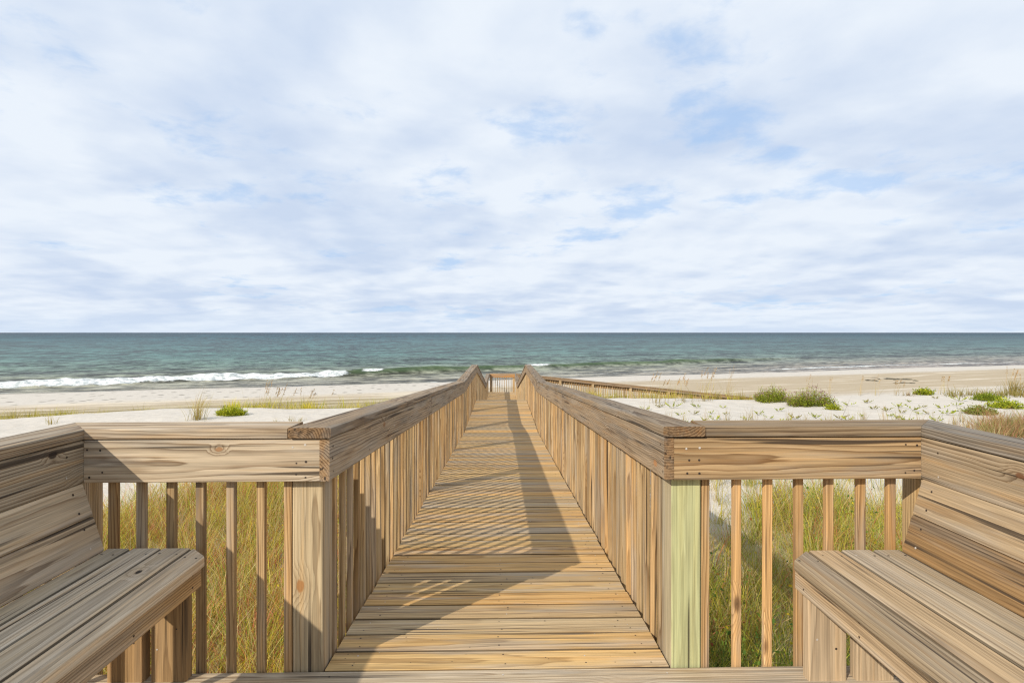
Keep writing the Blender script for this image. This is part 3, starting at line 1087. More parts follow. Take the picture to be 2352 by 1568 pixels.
class Leafage:
    def __init__(self):
        self.co, self.q, self.c, self.n = [], [], [], 0

    def blades(self, base, az, lean, curl, length, width, col0, col1, K=4, twist=None):
        """ribbons; every argument an array over blades"""
        n = len(az)
        s = np.linspace(0, 1, K + 1)
        ang = lean[:, None] + curl[:, None] * s[None, :] ** 1.2
        seg = length[:, None] / K
        hor = np.concatenate([np.zeros((n, 1)), np.cumsum(np.sin(ang[:, :-1]) * seg, 1)], 1)
        ver = np.concatenate([np.zeros((n, 1)), np.cumsum(np.cos(ang[:, :-1]) * seg, 1)], 1)
        dx, dy = np.cos(az), np.sin(az)
        px = base[:, 0:1] + hor * dx[:, None]
        py = base[:, 1:2] + hor * dy[:, None]
        pz = base[:, 2:3] + ver
        tw = az + math.pi / 2 + (RNG.uniform(-.9, .9, n) if twist is None else twist)
        wd = width[:, None] * np.clip(1.02 - s[None, :] ** 1.6, .06, 1) * .5
        wx, wy = np.cos(tw)[:, None] * wd, np.sin(tw)[:, None] * wd
        A = np.stack([px - wx, py - wy, pz], -1)
        B = np.stack([px + wx, py + wy, pz], -1)
        co = np.stack([A, B], 2).reshape(n, 2 * (K + 1), 3)
        cc = col0[:, None, :] * (1 - s)[None, :, None] + col1[:, None, :] * s[None, :, None]
        cc = np.repeat(cc, 2, axis=1)
        idx = np.arange(K)
        qq = np.stack([2 * idx, 2 * idx + 1, 2 * idx + 3, 2 * idx + 2], -1)
        qq = (qq[None] + (np.arange(n) * 2 * (K + 1))[:, None, None]).reshape(-1, 4) + self.n
        self.co.append(co.reshape(-1, 3))
        self.c.append(cc.reshape(-1, 3))
        self.q.append(qq)
        self.n += n * 2 * (K + 1)

    def leaves(self, pts, direction, size, aspect, col, droop=None):
        """small diamond-ish leaves (quads) at pts pointing along direction"""
        n = len(pts)
        d = direction / np.linalg.norm(direction, axis=1, keepdims=True)
        rv = RNG.normal(size=(n, 3))
        side = np.cross(d, rv)
        side /= np.linalg.norm(side, axis=1, keepdims=True) + 1e-9
        L = size[:, None]
        w = L * aspect * .5
        p0 = pts
        p1 = pts + d * L * .55 + side * w
        p2 = pts + d * L
        p3 = pts + d * L * .55 - side * w
        co = np.stack([p0, p1, p2, p3], 1).reshape(-1, 3)
        qq = np.arange(4 * n).reshape(n, 4) + self.n
        self.co.append(co)
        self.q.append(qq)
        self.c.append(np.repeat(col, 4, axis=0))
        self.n += 4 * n

    def mesh(self, name):
        co, q, c = np.concatenate(self.co), np.concatenate(self.q), np.concatenate(self.c)
        me = mesh_from(name, co, q, smooth=False)
        a = me.attributes.new('col', 'FLOAT_COLOR', 'POINT')
        a.data.foreach_set('color', np.concatenate([np.clip(c, 0, 1), np.ones((len(c), 1))], 1).astype(np.float32).ravel())
        me.materials.append(FOL)
        return me

    def obj(self, name, loc=(0, 0, 0), parent=None):
        o = bpy.data.objects.new(name, self.mesh(name))
        COL.objects.link(o)
        o.location = loc
        if parent:
            o.parent = parent
        return o


def pick(cols, w, n, j=.32):
    cols = np.asarray(cols, float)
    i = RNG.choice(len(cols), n, p=np.asarray(w) / np.sum(w))
    return cols[i] * (1.02 + RNG.uniform(-j, j, (n, 1))) * (1 + RNG.uniform(-.06, .06, (n, 3)))


YG, GRN, STRAW, RED, OLV, DGR = (.74, .64, .08), (.38, .47, .07), (.86, .68, .30), (.70, .27, .13), (.60, .48, .12), (.17, .26, .05)


def tuft_field(L, centers, per, hmin, hmax, width, cols, wts, spread=.10, lean=(.05, .7), curl=(.2, 1.5)):
    for (cx_, cy_, sc) in centers:
        n = int(per * RNG.uniform(.7, 1.3))
        r = np.abs(RNG.normal(0, spread, n)) * sc
        a = RNG.uniform(0, 2 * math.pi, n)
        bx, by = cx_ + r * np.cos(a), cy_ + r * np.sin(a)
        base = np.stack([bx, by, height(bx, by) - .01], -1)
        az = a + RNG.normal(0, .7, n)
        le = RNG.uniform(lean[0], lean[1], n)
        cu = RNG.uniform(curl[0], curl[1], n)
        ln = RNG.uniform(hmin, hmax, n) * sc
        wt_ = np.asarray(wts) * RNG.gamma(.8, 1.0, len(wts)) + .02
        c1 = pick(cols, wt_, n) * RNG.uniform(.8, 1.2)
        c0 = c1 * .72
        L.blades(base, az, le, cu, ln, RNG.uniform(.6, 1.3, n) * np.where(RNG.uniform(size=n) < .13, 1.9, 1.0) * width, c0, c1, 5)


def near_centers(xa, xb_, ya, yb, n, dens):
    out = []
    while len(out) < n:
        x, y = RNG.uniform(xa, xb_), RNG.uniform(ya, yb)
        if abs(x - XC) < .80:
            continue
        if RNG.uniform() < dens(x, y):
            out.append((x, y, RNG.uniform(.75, 1.2)))
    return out


# left meadow below the platform
LG = Leafage()


def dens_left(x, y):
    edge = 9.8 + 1.5 * math.sin(x * 1.3) - max(0, (-x - 2.6)) * .62
    return float(np.clip((edge - y) / 2.5, 0.0, 1)) * (.35 + .65 * float(vnoise(np.array(x * 1.2), np.array(y * 1.2), 61)))


cl = near_centers(-6.2, -.8, 2.2, 11.5, 1050, dens_left)
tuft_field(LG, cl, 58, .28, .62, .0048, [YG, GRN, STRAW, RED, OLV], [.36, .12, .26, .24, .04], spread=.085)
# pale seed stems
n = 1500
ci = RNG.integers(0, len(cl), n)
cb_ = np.array(cl)[ci]
bx, by = cb_[:, 0] + RNG.normal(0, .1, n), cb_[:, 1] + RNG.normal(0, .1, n)
LG.blades(np.stack([bx, by, height(bx, by)], -1), RNG.uniform(0, 6.28, n), RNG.uniform(0, .5, n), RNG.uniform(.3, 1.4, n),
          RNG.uniform(.5, .85, n), np.full(n, .004), pick([STRAW], [1], n), pick([(.62, .54, .33), (.45, .22, .14)], [.7, .3], n), 6)
# little yellow flowers and leaves
n = 1500
ci = RNG.integers(0, len(cl), n)
cb_ = np.array(cl)[ci]
bx, by = cb_[:, 0] + RNG.normal(0, .12, n), cb_[:, 1] + RNG.normal(0, .12, n)
LG.leaves(np.stack([bx, by, height(bx, by) + RNG.uniform(.12, .42, n)], -1), RNG.normal(size=(n, 3)), RNG.uniform(.014, .03, n), .8,
          pick([(.72, .55, .04), (.30, .38, .05), (.34, .2, .08)], [.3, .5, .2], n))
o = LG.obj("dune_grass")
tag(o, "dense yellow and reddish grass growing left of the walkway under the platform railing", kind='stuff')

# right meadow
RG_ = Leafage()


def dens_right(x, y):
    edge = 7.4 + 1.1 * math.sin(x * 1.7 + 1)
    return float(np.clip((edge - y) / 2.6, 0.0, 1)) * (.45 + .55 * float(vnoise(np.array(x * 1.4), np.array(y * 1.4), 62)))


cr_ = near_centers(.8, 6.5, 2.2, 9.0, 700, dens_right)
tuft_field(RG_, [c for c in cr_ if c[1] > 3.6], 54, .28, .62, .0048, [YG, GRN, STRAW, RED, OLV], [.30, .26, .24, .10, .10], spread=.12)
extra = near_centers(.8, 4.5, 2.15, 4.6, 260, lambda x, y: .9)
cr_ += extra
tuft_field(RG_, [c for c in cr_ if c[1] <= 3.6], 60, .22, .5, .006, [YG, GRN, STRAW, DGR, OLV], [.20, .36, .10, .28, .10], spread=.12)
thin = near_centers(.9, 8.5, 5.0, 10.5, 190, lambda x, y: .6)
tuft_field(RG_, thin, 18, .35, .75, .0045, [YG, STRAW, OLV, GRN], [.35, .4, .15, .1], spread=.07, lean=(.0, .5), curl=(.1, 1.0))
n = 3600
ci = RNG.integers(0, len(cr_), n)
cb_ = np.array(cr_)[ci]
bx, by = cb_[:, 0] + RNG.normal(0, .12, n), cb_[:, 1] + RNG.normal(0, .12, n)
RG_.leaves(np.stack([bx, by, height(bx, by) + RNG.uniform(.08, .42, n)], -1), RNG.normal(size=(n, 3)), RNG.uniform(.018, .045, n), .7,
           pick([(.74, .56, .04), (.24, .36, .05), (.13, .22, .04), (.42, .13, .06)], [.16, .42, .36, .06], n))
o = RG_.obj("dune_grass")
tag(o, "green and straw coloured grass growing right of the walkway, half in the railing's shadow", kind='stuff')
# hide nothing: sparse tufts on the left sand edge
sp = near_centers(-8.5, -1.2, 6.5, 12.5, 120, lambda x, y: .6)
LS = Leafage()
tuft_field(LS, sp, 22, .3, .65, .0045, [YG, STRAW, RED, OLV], [.3, .35, .2, .15], spread=.09)
tag(LS.obj("dune_grass"), "thin wiry grass scattered over white sand behind the left meadow", kind='stuff')


# -------- single plants on the dunes
def sea_oats(px, py, hpx, nbl, nst, label, lean_dir=0.2, group=None, cols=None, wts=None, spread=.08, name="sea_oats", cat="grass clump",
             heads=True, pos=None):
    x, y, z, d = pos or ground_at(px, py)
    hm = hpx * d / F_PX
    L = Leafage()
    cols = cols or [(.50, .40, .09), (.58, .46, .18), (.38, .33, .07)]
    wts = wts or [.45, .35, .2]
    a = RNG.uniform(0, 6.28, nbl)
    r = np.abs(RNG.normal(0, spread, nbl))
    bx, by = r * np.cos(a), r * np.sin(a)
    base = np.stack([bx, by, height(x + bx, y + by) - z - .02], -1)
    az = np.where(RNG.uniform(size=nbl) < .6, RNG.normal(lean_dir, .7, nbl), a)
    c1 = pick(cols, wts, nbl)
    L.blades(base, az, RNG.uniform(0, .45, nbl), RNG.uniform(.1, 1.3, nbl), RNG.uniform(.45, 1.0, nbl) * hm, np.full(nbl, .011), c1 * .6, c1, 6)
    root = thing(name, label, cat, (x, y, z), group)
    L.obj("leaf_blades", parent=root)
    if nst:
        S = Leafage()
        a = RNG.uniform(0, 6.28, nst)
        r = np.abs(RNG.normal(0, spread * 1.2, nst))
        bx, by = r * np.cos(a), r * np.sin(a)
        base = np.stack([bx, by, np.zeros(nst)], -1)
        az = RNG.normal(lean_dir, .35, nst)
        le, cu = RNG.uniform(.02, .18, nst), RNG.uniform(.15, .5, nst)
        ln = RNG.uniform(.85, 1.2, nst) * hm
        c1 = pick([(.50, .36, .17)], [1], nst)
        S.blades(base, az, le, cu, ln, np.full(nst, .010), c1, c1, 6)
        if heads:
            for i in range(nst):
                tpos = []
                K = 6
                ang = le[i] + cu[i] * np.linspace(0, 1, K + 1) ** 1.2
                hx = np.concatenate([[0], np.cumsum(np.sin(ang[:-1]) * ln[i] / K)])
                hz = np.concatenate([[0], np.cumsum(np.cos(ang[:-1]) * ln[i] / K)])
                m_ = 26
                tq = RNG.uniform(.72, 1.0, m_) * K
                xx, zz = np.interp(tq, np.arange(K + 1), hx), np.interp(tq, np.arange(K + 1), hz)
                pts = np.stack([base[i, 0] + xx * math.cos(az[i]), base[i, 1] + xx * math.sin(az[i]), base[i, 2] + zz], -1)
                dr = np.stack([np.cos(az[i]) + RNG.normal(0, .5, m_), np.sin(az[i]) + RNG.normal(0, .5, m_), RNG.normal(.3, .5, m_)], -1)
                S.leaves(pts, dr, RNG.uniform(.035, .065, m_), .35, pick([(.52, .37, .18), (.40, .25, .12)], [.7, .3], m_))
        S.obj("seed_stems", parent=root)
    return root


def shrub(px, py, wpx, hpx, label, cols, wts, tips=None, name="shrub", nstem=60, leaf=.05, flat=False):
    x, y, z, d = ground_at(px, py)
    R = wpx * d / F_PX * .5
    H = hpx * d / F_PX
    root = thing(name, label, "shrub", (x, y, z))
    L, S = Leafage(), Leafage()
    a = RNG.uniform(0, 6.28, nstem)
    rr = np.sqrt(RNG.uniform(0, 1, nstem)) * R
    bx, by = rr * np.cos(a) * .95, rr * np.sin(a) * .6
    hh = H * np.clip(1.05 - .75 * (rr / R) ** 1.6, .2, 1.1) * RNG.uniform(.5, 1.2, nstem)
    az = a + RNG.normal(0, .5, nstem)
    le = .15 + .5 * (rr / R) * RNG.uniform(.5, 1.2, nstem)
    gz = height(x + bx, y + by) - z - .02
    S.blades(np.stack([bx, by, gz], -1), az, le, np.full(nstem, .1), hh, np.full(nstem, .016), pick([(.16, .11, .06)], [1], nstem),
             pick([(.22, .2, .06)], [1], nstem), 3)
    per = 46
    for i in range(nstem):
        tq = np.sort(RNG.uniform(.12, 1.02, per))
        ln = hh[i] * tq
        pts = np.stack([bx[i] + np.sin(le[i]) * ln * math.cos(az[i]), by[i] + np.sin(le[i]) * ln * math.sin(az[i]), gz[i] + np.cos(le[i]) * ln], -1)
        pts += RNG.normal(0, .05, pts.shape)
        dr = RNG.normal(0, .6, (per, 3)) + np.array([math.cos(az[i]) * .3, math.sin(az[i]) * .3, .9])
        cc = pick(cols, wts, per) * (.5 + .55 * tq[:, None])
        if tips is not None and RNG.uniform() < .6:
            mk = tq > .86
            cc[mk] = pick([tips], [1], int(mk.sum()))
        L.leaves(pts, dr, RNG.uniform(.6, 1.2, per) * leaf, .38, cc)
    S.obj("stems", parent=root)
    L.obj("leaves", parent=root)
    return root


LIME = [(.52, .55, .03), (.42, .49, .04), (.60, .58, .05)]
GREENS = [(.25, .31, .03), (.33, .38, .035), (.16, .22, .025), (.42, .41, .05)]

# left dune
sea_oats(452, 963, 78, 75, 9, "tall wispy clump of dry grass on the dune crest behind the left railing", .15, spread=.13, heads=False)
shrub(531, 953, 56, 20, "small bright yellow-green bush on the dune crest beyond the left railing", LIME, [.4, .3, .3], leaf=.07, nstem=70)
sea_oats(118, 974, 38, 20, 0, "sparse flattened dry tuft on the sand at the far left", 3.2, spread=.12, name="dune_grass_tuft", heads=False)
for (px_, py_, h_, nb, lab) in ((635, 968, 18, 12, "short dry sprig on the sand left of the two small yellow tufts"),
                                (668, 966, 22, 14, "taller of the two small yellow tufts on the sand before the left walk rail"),
                                (690, 966, 16, 18, "bushier of the two small yellow tufts on the sand before the left walk rail")):
    sea_oats(px_, py_, h_, nb, 0, lab, .3, spread=.09, name="dune_grass_tuft", heads=False)
TB = Leafage()
# grass along the trough behind the left crest
cs_ = []
for _ in range(240):
    u_ = RNG.uniform(0, 1)
    x_ = -27 + 24 * u_
    cs_.append((x_, RNG.uniform(23.6, 27.6), RNG.uniform(.7, 1.25) * (.8 + .6 * u_)))
tuft_field(TB, cs_, 26, .3, .8, .013, [(.55, .47, .06), (.46, .45, .05), (.62, .5, .17), (.33, .28, .07)], [.35, .25, .25, .15], spread=.22, lean=(.0, .5), curl=(.2, 1.2))
tag(TB.obj("dune_grass"), "yellow grass band in the hollow between the left dune and the flat beach", kind='stuff')
for i, (px_, py_, h_, lab) in enumerate(((608, 945, 70, "leftmost clump of tall sea oats with brown seed heads left of the boardwalk"),
                           (640, 945, 66, "middle clump of tall sea oats with brown seed heads left of the boardwalk"),
                           (700, 946, 62, "bushy yellow sea oats clump nearest the left railing of the boardwalk"))):
    u_ = (px_ - 1153) / F_PX
    d_ = 20.5
    x_, y_ = u_ * d_, d_
    sea_oats(px_, py_, h_, 60 if i != 2 else 130, 6, lab, .2, spread=.25, pos=(x_, y_, float(height(x_, y_)), d_))
TC = Leafage()
cs_ = [(RNG.uniform(-9.5, -3.2), RNG.uniform(18.4, 20.6), RNG.uniform(.6, 1.0)) for _ in range(46)]
tuft_field(TC, cs_, 34, .25, .6, .012, [(.58, .50, .05), (.48, .50, .04), (.64, .52, .17)], [.45, .25, .3], spread=.2, lean=(0, .5), curl=(.2, 1.2))
tag(TC.obj("dune_grass"), "yellow-green grass along the dune crest left of the boardwalk", kind='stuff')

# right dune: grass in front of the ramp railing
TR = Leafage()
cs_ = [(RNG.uniform(2.2, 10.5), 0, RNG.uniform(.6, 1.1)) for _ in range(120)]
cs_ = [(c[0], RNG.uniform(18.8, 20.8), c[2]) for c in cs_]
tuft_field(TR, cs_, 30, .18, .52, .012, [(.60, .50, .06), (.50, .48, .05), (.66, .52, .18), (.5, .38, .09)], [.4, .2, .25, .15], spread=.2, lean=(0, .5), curl=(.2, 1.2))
tag(TR.obj("dune_grass"), "yellow grass on the dune crest in front of the ramp railing", kind='stuff')
for (px_, py_, h_, lab) in ((1505, 925, 62, "thin sea oats stems rising over the middle of the ramp railing"),
                            (1615, 920, 72, "tall sea oats with brown plumes near the low end of the ramp railing"),
                            (1570, 922, 55, "shorter sea oats between the two taller clumps at the ramp railing"),
                            (1670, 915, 66, "sea oats with a leaning plume just left of the purple tipped shrubs")):
    sea_oats(px_, py_, h_, 24, 6, lab, .35, spread=.22)
shrub(1775, 921, 74, 34, "left and smaller of the two purple tipped green shrubs on the right dune", GREENS, [.35, .35, .1, .2], tips=(.30, .15, .14), nstem=120, leaf=.05)
shrub(1862, 931, 96, 38, "right and larger of the two purple tipped green shrubs on the right dune", GREENS, [.35, .35, .1, .2], tips=(.30, .15, .14), nstem=160, leaf=.05)
shrub(2266, 918, 58, 12, "low flat dark green mat plant high on the far right dune", GREENS, [.4, .3, .2, .1], nstem=70, leaf=.06)
shrub(2255, 950, 62, 16, "low olive mat plant beside the reddish grass on the right dune", [(.22, .25, .05), (.3, .3, .06), (.25, .14, .06)], [.5, .3, .2], nstem=70, leaf=.055)
shrub(1910, 940, 26, 9, "tiny green plant at the right foot of the larger purple tipped shrub", LIME + GREENS, [.2] * 3 + [.1] * 4, nstem=26, leaf=.06)
shrub(2120, 906, 34, 14, "small upright pale green plant on the skyline of the right dune", LIME + GREENS, [.2] * 3 + [.1] * 4, nstem=24, leaf=.09)
shrub(2310, 936, 70, 18, "loose yellow-green plant behind the reddish grass on the right dune", LIME + GREENS, [.15] * 3 + [.14] * 4, nstem=40, leaf=.07)
sea_oats(2085, 908, 16, 50, 0, "small rust coloured grass tuft on the skyline of the right dune", .5, cols=[(.36, .24, .12), (.42, .33, .17)], wts=[.5, .5],
         spread=.16, name="dune_grass_tuft", heads=False)
for (px_, py_, h_, lab) in ((1852, 905, 40, "thin dry stalks behind the larger purple tipped shrub"), (1905, 908, 46, "thin leaning dry stalks left of the leaning twig"),
                            (1975, 908, 50, "tall thin dry stalks on the crest right of the leaning twig"), (2010, 908, 46, "pair of dry stalks left of the rust coloured tuft"),
                            (2165, 905, 44, "brown plumed stalks on the crest right of the upright pale green plant"), (2060, 908, 34, "short thin stalks beside the rust coloured tuft")):
    sea_oats(px_, py_, h_, 5, 4, lab, .3, spread=.12, name="dry_stalks")
sea_oats(2330, 905, 52, 150, 10, "thick golden sea oats clump on the crest at the far right", .3, spread=.28, cols=[(.42, .31, .06), (.46, .35, .13), (.33, .27, .06)], wts=[.5, .3, .2])
TQ = Leafage()
cs_ = []
for _ in range(60):
    g_ = ground_at(RNG.uniform(2180, 2460), RNG.uniform(905, 912))
    cs_.append((g_[0], g_[1], RNG.uniform(.5, 1.0)))
tuft_field(TQ, cs_, 18, .2, .5, .012, [(.42, .33, .09), (.46, .37, .16), (.33, .3, .06)], [.4, .35, .25], spread=.25, lean=(0, .6), curl=(.2, 1.2))
tag(TQ.obj("dune_grass"), "thin golden grass along the right dune crest", kind='stuff')
# reddish clump at the right
TRD = Leafage()
cs_ = []
for _ in range(95):
    g_ = ground_at(RNG.normal(2330, 55), RNG.normal(994, 9))
    if g_[0] / g_[1] < .84:
        continue
    cs_.append((g_[0], g_[1], RNG.uniform(.7, 1.15)))
tuft_field(TRD, cs_, 46, .25, .62, .007, [(.58, .27, .15), (.60, .42, .2), (.36, .40, .09), (.7, .57, .3)], [.32, .28, .25, .15], spread=.17)
tag(TRD.obj("dune_grass"), "wide reddish and green grass patch on the sand beyond the right bench", kind='stuff')


# small leafy sprigs on the right dune
def sprig_mesh(kind):
    L = Leafage()
    ns = RNG.integers(4, 8)
    for _ in range(ns):
        az = RNG.uniform(0, 6.28)
        ln = RNG.uniform(.16, .34)
        K = 5
        L.blades(np.zeros((1, 3)), np.array([az]), np.array([RNG.uniform(.7, 1.25)]), np.array([-.5]), np.array([ln]), np.array([.010]),
                 np.array([[.22, .16, .09]]), np.array([[.26, .22, .08]]), K)
        ang = 0.95
        m_ = RNG.integers(9, 16)
        tq = RNG.uniform(.35, 1.05, m_)
        pts = np.stack([np.cos(az) * np.sin(ang) * ln * tq, np.sin(az) * np.sin(ang) * ln * tq, np.cos(ang) * ln * tq * .9], -1)
        dr = np.stack([np.cos(az) + RNG.normal(0, .7, m_), np.sin(az) + RNG.normal(0, .7, m_), RNG.uniform(.3, 1.3, m_)], -1)
        cols = LIME + GREENS if kind < 3 else [(.34, .27, .1), (.26, .28, .05)]
        L.leaves(pts, dr, RNG.uniform(.045, .08, m_), .40, pick(cols, np.ones(len(cols)), m_))
    return L.mesh("dune_sprig")


SPR = [sprig_mesh(k) for k in range(5)]
SPR_LAB = ["small sprawling leafy green plant on the white sand of the right dune"] * 3 + ["small sparse straw-green seedling on the white sand of the right dune"] * 2
pts_px = []
random.seed(23)
fixed = [(1478, 945), (1500, 958), (1510, 940), (1530, 962), (1545, 935), (1560, 950), (1580, 972), (1590, 955), (1600, 940), (1612, 968), (1630, 950),
         (1640, 962), (1655, 940), (1668, 955), (1690, 975), (1715, 960), (1745, 952), (1770, 965), (1790, 945), (1805, 972), (1830, 958), (1875, 962),
         (1895, 975), (1935, 958), (1950, 965), (1985, 958), (2010, 938), (2030, 945), (2042, 958), (2060, 936), (2075, 950), (2085, 972), (2097, 940),
         (2110, 955), (2125, 940), (2140, 948), (2150, 965), (2165, 942), (2180, 956), (2195, 935), (2215, 945), (2205, 925), (2235, 930), (1990, 925), (1950, 930),
         (2090, 920), (2150, 918), (2060, 965), (2120, 975), (1860, 985), (1690, 985), (1560, 985)]
for (px_, py_) in fixed:
    k = random.choice((0, 0, 1, 1, 2, 2, 3, 4))
    x_, y_, z_, d_ = ground_at(px_ + random.uniform(-6, 6), py_ + random.uniform(-5, 5))
    o = bpy.data.objects.new("dune_sprig", SPR[k])
    COL.objects.link(o)
    o.location = (x_, y_, z_ - .005)
    o.rotation_euler = (0, 0, random.uniform(0, 6.28))
    sc_ = random.uniform(.45, .95)
    o.scale = (sc_, sc_, sc_)
    tag(o, SPR_LAB[k], "plant", "small plants on the right dune" if k < 3 else "seedlings on the right dune")
# dry upright grass tufts among them
DT = []
for k in range(3):
    L = Leafage()
    n = 26
    c1 = pick([(.46, .36, .13), (.40, .33, .07), (.5, .36, .2)], [.4, .3, .3], n)
    L.blades(np.stack([RNG.normal(0, .05, n), RNG.normal(0, .05, n), np.zeros(n) - .01], -1), RNG.uniform(0, 6.28, n), RNG.uniform(0, .35, n),
             RNG.uniform(0, .7, n), RNG.uniform(.2, .5, n), np.full(n, .008), c1 * .7, c1, 4)
    DT.append(L.mesh("dry_grass_tuft"))
for (px_, py_) in [(1535, 975), (1570, 978), (1625, 985), (1665, 982), (1710, 985), (1725, 978), (1752, 985), (1812, 988), (1850, 975), (1905, 988), (1960, 985),
                   (1985, 972), (2035, 985), (2065, 988), (2110, 988), (2150, 985), (2190, 975), (2210, 968), (2180, 990), (1480, 970)]:
    x_, y_, z_, d_ = ground_at(px_, py_)
    o = bpy.data.objects.new("dry_grass_tuft", random.choice(DT))
    COL.objects.link(o)
    o.location = (x_, y_, z_)
    o.rotation_euler = (0, 0, random.uniform(0, 6.28))
    sc_ = random.uniform(.7, 1.3)
    o.scale = (sc_, sc_, sc_)
    tag(o, "small upright dry straw tuft on the sand behind the right railing", "grass tuft", "dry straw tufts on the right dune")

# leaning bare twig
L = Leafage()
a0, a1 = ground_at(1922, 985), None
tw_h = 72 * a0[3] / F_PX
tb = Boards()
L.blades(np.array([[0, 0, -.03]]), np.array([0.12]), np.array([.42]), np.array([.08]), np.array([tw_h * 1.28]), np.array([.016]),
         np.array([[.30, .25, .19]]), np.array([[.36, .31, .25]]), 6, twist=np.array([0.]))
L.blades(np.array([[0, 0, -.03]]), np.array([0.12]), np.array([.42]), np.array([.08]), np.array([tw_h * 1.28]), np.array([.016]),
         np.array([[.30, .25, .19]]), np.array([[.36, .31, .25]]), 6, twist=np.array([1.57]))
o = L.obj("bare_twig", a0[:3])
tag(o, "long thin bare twig leaning out of the sand behind the right railing", "twig")

# dark seaweed patches on the flat beach
SW_mat, N = new_mat("seaweed")
nz = N.noise(N.n('ShaderNodeNewGeometry').outputs['Position'], 9, 3, .6)
b_ = N.n('ShaderNodeBsdfPrincipled', {'Base Color': N.mix(nz, (.025, .022, .015), (.10, .085, .05)), 'Roughness': .8})
finish(N, b_.outputs[0])


def seaweed(px, py, wpx, hpx, nlumps, label):
    x, y, z, d = ground_at(px, py)
    hw = wpx * d / F_PX * .5
    dep = max(.4, hpx / (py - 763.0) * d * .5)
    co, q = [], []
    for _ in range(nlumps):
        lx = RNG.normal(0, hw * .45)
        ly = RNG.normal(0, dep * .45)
        R = RNG.uniform(.07, .24)
        hgt = RNG.uniform(.03, .09)
        b0 = len(co)
        gz = float(height(x + lx, y + ly)) - z
        m_ = 9
        ph = RNG.uniform(0, 6.28)
        for ring, (rr, zz) in enumerate(((1.0, -.02), (.6, .7), (.15, 1.0))):
            for k in range(m_):
                an = ph + k * 6.283 / m_
                r2 = R * rr * RNG.uniform(.65, 1.25)
                co.append((lx + 1.7 * r2 * math.cos(an), ly + r2 * math.sin(an), gz + zz * hgt * RNG.uniform(.7, 1.2)))
        for ring in range(2):
            for k in range(m_):
                q.append((b0 + ring * m_ + k, b0 + ring * m_ + (k + 1) % m_, b0 + (ring + 1) * m_ + (k + 1) % m_, b0 + (ring + 1) * m_ + k))
    o = link("seaweed", mesh_from("seaweed", co, q, False), SW_mat, (x, y, z))
    tag(o, label, "seaweed")
    return o


seaweed(2052, 870, 56, 7, 26, "largest dark seaweed heap washed up on the flat beach")
seaweed(1994, 873, 24, 5, 9, "small scatter of dark seaweed left of the largest heap")
seaweed(2078, 879, 36, 2, 8, "thin brown strand of driftwood and weed just below the largest seaweed heap")

# ------------------------------------------------------------------ light
SUN_TRAVEL = Vector((1.10, 1.15, -1.0)).normalized()
sd = bpy.data.lights.new("sun", 'SUN')
sd.energy = 4.8
sd.angle = math.radians(0.5)
sd.color = (1.0, 0.92, 0.79)
so = bpy.data.objects.new("sun", sd)
COL.objects.link(so)
so.rotation_euler = SUN_TRAVEL.to_track_quat('-Z', 'Y').to_euler()
so.location = (-10, -10, 12)

world = bpy.data.worlds.new("World")
scene.world = world
world.use_nodes = True
world.node_tree.nodes.clear()
N = NT(world.node_tree)
sky = N.n('ShaderNodeTexSky', sky_type='NISHITA')
sky.sun_disc = False
sky.sun_elevation = math.asin(-SUN_TRAVEL.z)
sky.sun_rotation = math.radians(223.7)
sky.dust_density = .6
skyc = N.vm('MULTIPLY', sky.outputs[0], (.11, .11, .11))
dirv = N.n('ShaderNodeTexCoord').outputs['Generated']
dx, dy, dz = N.sep(dirv)
zc = N.m('MAXIMUM', dz, 0.0)
den = N.m('ADD', zc, .15)
p = N.xyz(N.m('DIVIDE', dx, den), N.m('DIVIDE', dy, den), 0.0)
def pn(off, sc, det, ro, di=0.0):
    return N.noise(N.vm('ADD', p, off), sc, det, ro, di)


cl1 = pn((6.1, 2.7, 0.4), .80, 5, .52, .3)
cl2 = pn((9.3, 1.2, 5.0), 2.6, 7, .56, .2)
cl3 = pn((1.3, 4.2, 9.0), .30, 2, .5, .2)
rag = pn((4.4, 6.1, 2.0), 6.0, 6, .62, .3)
den_ = N.m('ADD', N.m('ADD', N.m('MULTIPLY', cl1, .42), N.m('MULTIPLY', cl2, .40)), N.m('ADD', N.m('MULTIPLY', cl3, .15), N.m('MULTIPLY', rag, .20)))
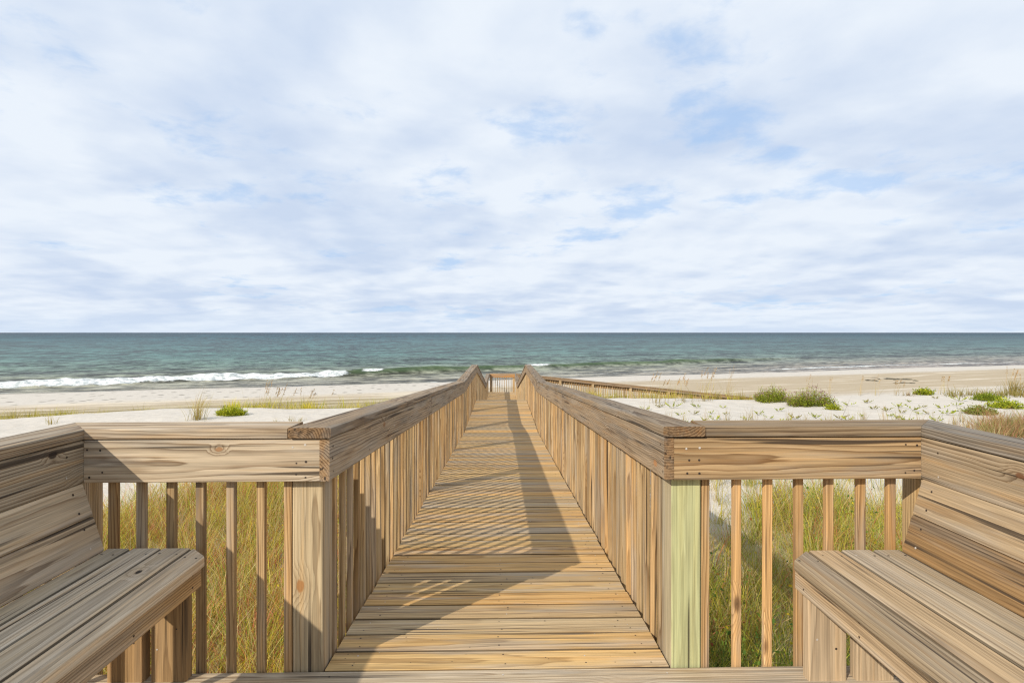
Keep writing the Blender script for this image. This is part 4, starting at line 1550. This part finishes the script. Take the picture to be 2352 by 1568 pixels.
# thinner places in the cloud layer (directions in the sky)
for (hx_, hy_, hr_, ha_) in ((1345, 140, .34, .022), (1510, 105, .20, .015), (730, 388, .40, .060), (470, 475, .6, .045), (1235, 300, .30, .045), (1570, 300, .28, .035),
                             (1110, 395, .4, .045), (1500, 10, .5, -.05), (1640, 150, .3, -.03)):
    q_ = at(hx_, hy_, 1.0)
    v_ = Vector((q_[0], q_[1], q_[2] - HC)).normalized()
    hp_ = (v_.x / (v_.z + .15), v_.y / (v_.z + .15), 0.0)
    dd_ = N.n('ShaderNodeVectorMath', {0: p, 1: hp_}, operation='DISTANCE').outputs['Value']
    den_ = N.m('SUBTRACT', den_, N.ss(dd_, 0.0, hr_, ha_, 0.0))
mask = N.ss(den_, .445, .545, 0.0, 1.0)
mask = N.m('ADD', .42, N.m('MULTIPLY', mask, .58))
# relief of the puffs: brighter towards the sun, greyer away from it
a1 = pn((5.5, 2.2, 3.0), 2.0, 7, .50, .15)
a2 = pn((5.5 - .10, 2.2 - .13, 3.0), 2.0, 7, .50, .15)
b1 = pn((2.5, 8.2, 1.0), .95, 4, .48, .2)
rel = N.m('SUBTRACT', a1, a2)
shade = N.m('ADD', N.m('MULTIPLY', N.ss(N.m('ADD', N.m('MULTIPLY', b1, .8), N.m('MULTIPLY', cl2, .2)), .42, .60), .58), N.m('ADD', .08, N.m('MULTIPLY', rel, 1.7)), clamp=True)
shade = N.m('MULTIPLY', shade, N.ss(dz, .55, .04, 1.0, 1.2), clamp=True)
ccol = N.mix(shade, (.835, .90, .985), (.60, .705, .88))
blue = N.mix(.8, skyc, (.36, .60, .98))
c = N.mix(mask, blue, ccol)
# pale veil towards the horizon
c = N.mix(N.ss(dz, .05, .0, 0, .5), c, (.70, .81, .95))
c = N.mix(N.ss(dz, -.005, -.08), c, (.42, .40, .35))
bg = N.n('ShaderNodeBackground', {'Color': c, 'Strength': 1.0})
N.n('ShaderNodeOutputWorld', {0: bg.outputs[0]})

scene.render.engine = 'CYCLES'
scene.view_settings.view_transform = 'Standard'
scene.view_settings.look = 'None'
scene.view_settings.exposure = 0
scene.cycles.use_denoising = True
scene.cycles.denoising_prefilter = 'NONE'
scene.cycles.pixel_filter_type = 'BLACKMAN_HARRIS'
scene.cycles.filter_width = 1.25
scene.cycles.max_bounces = 6
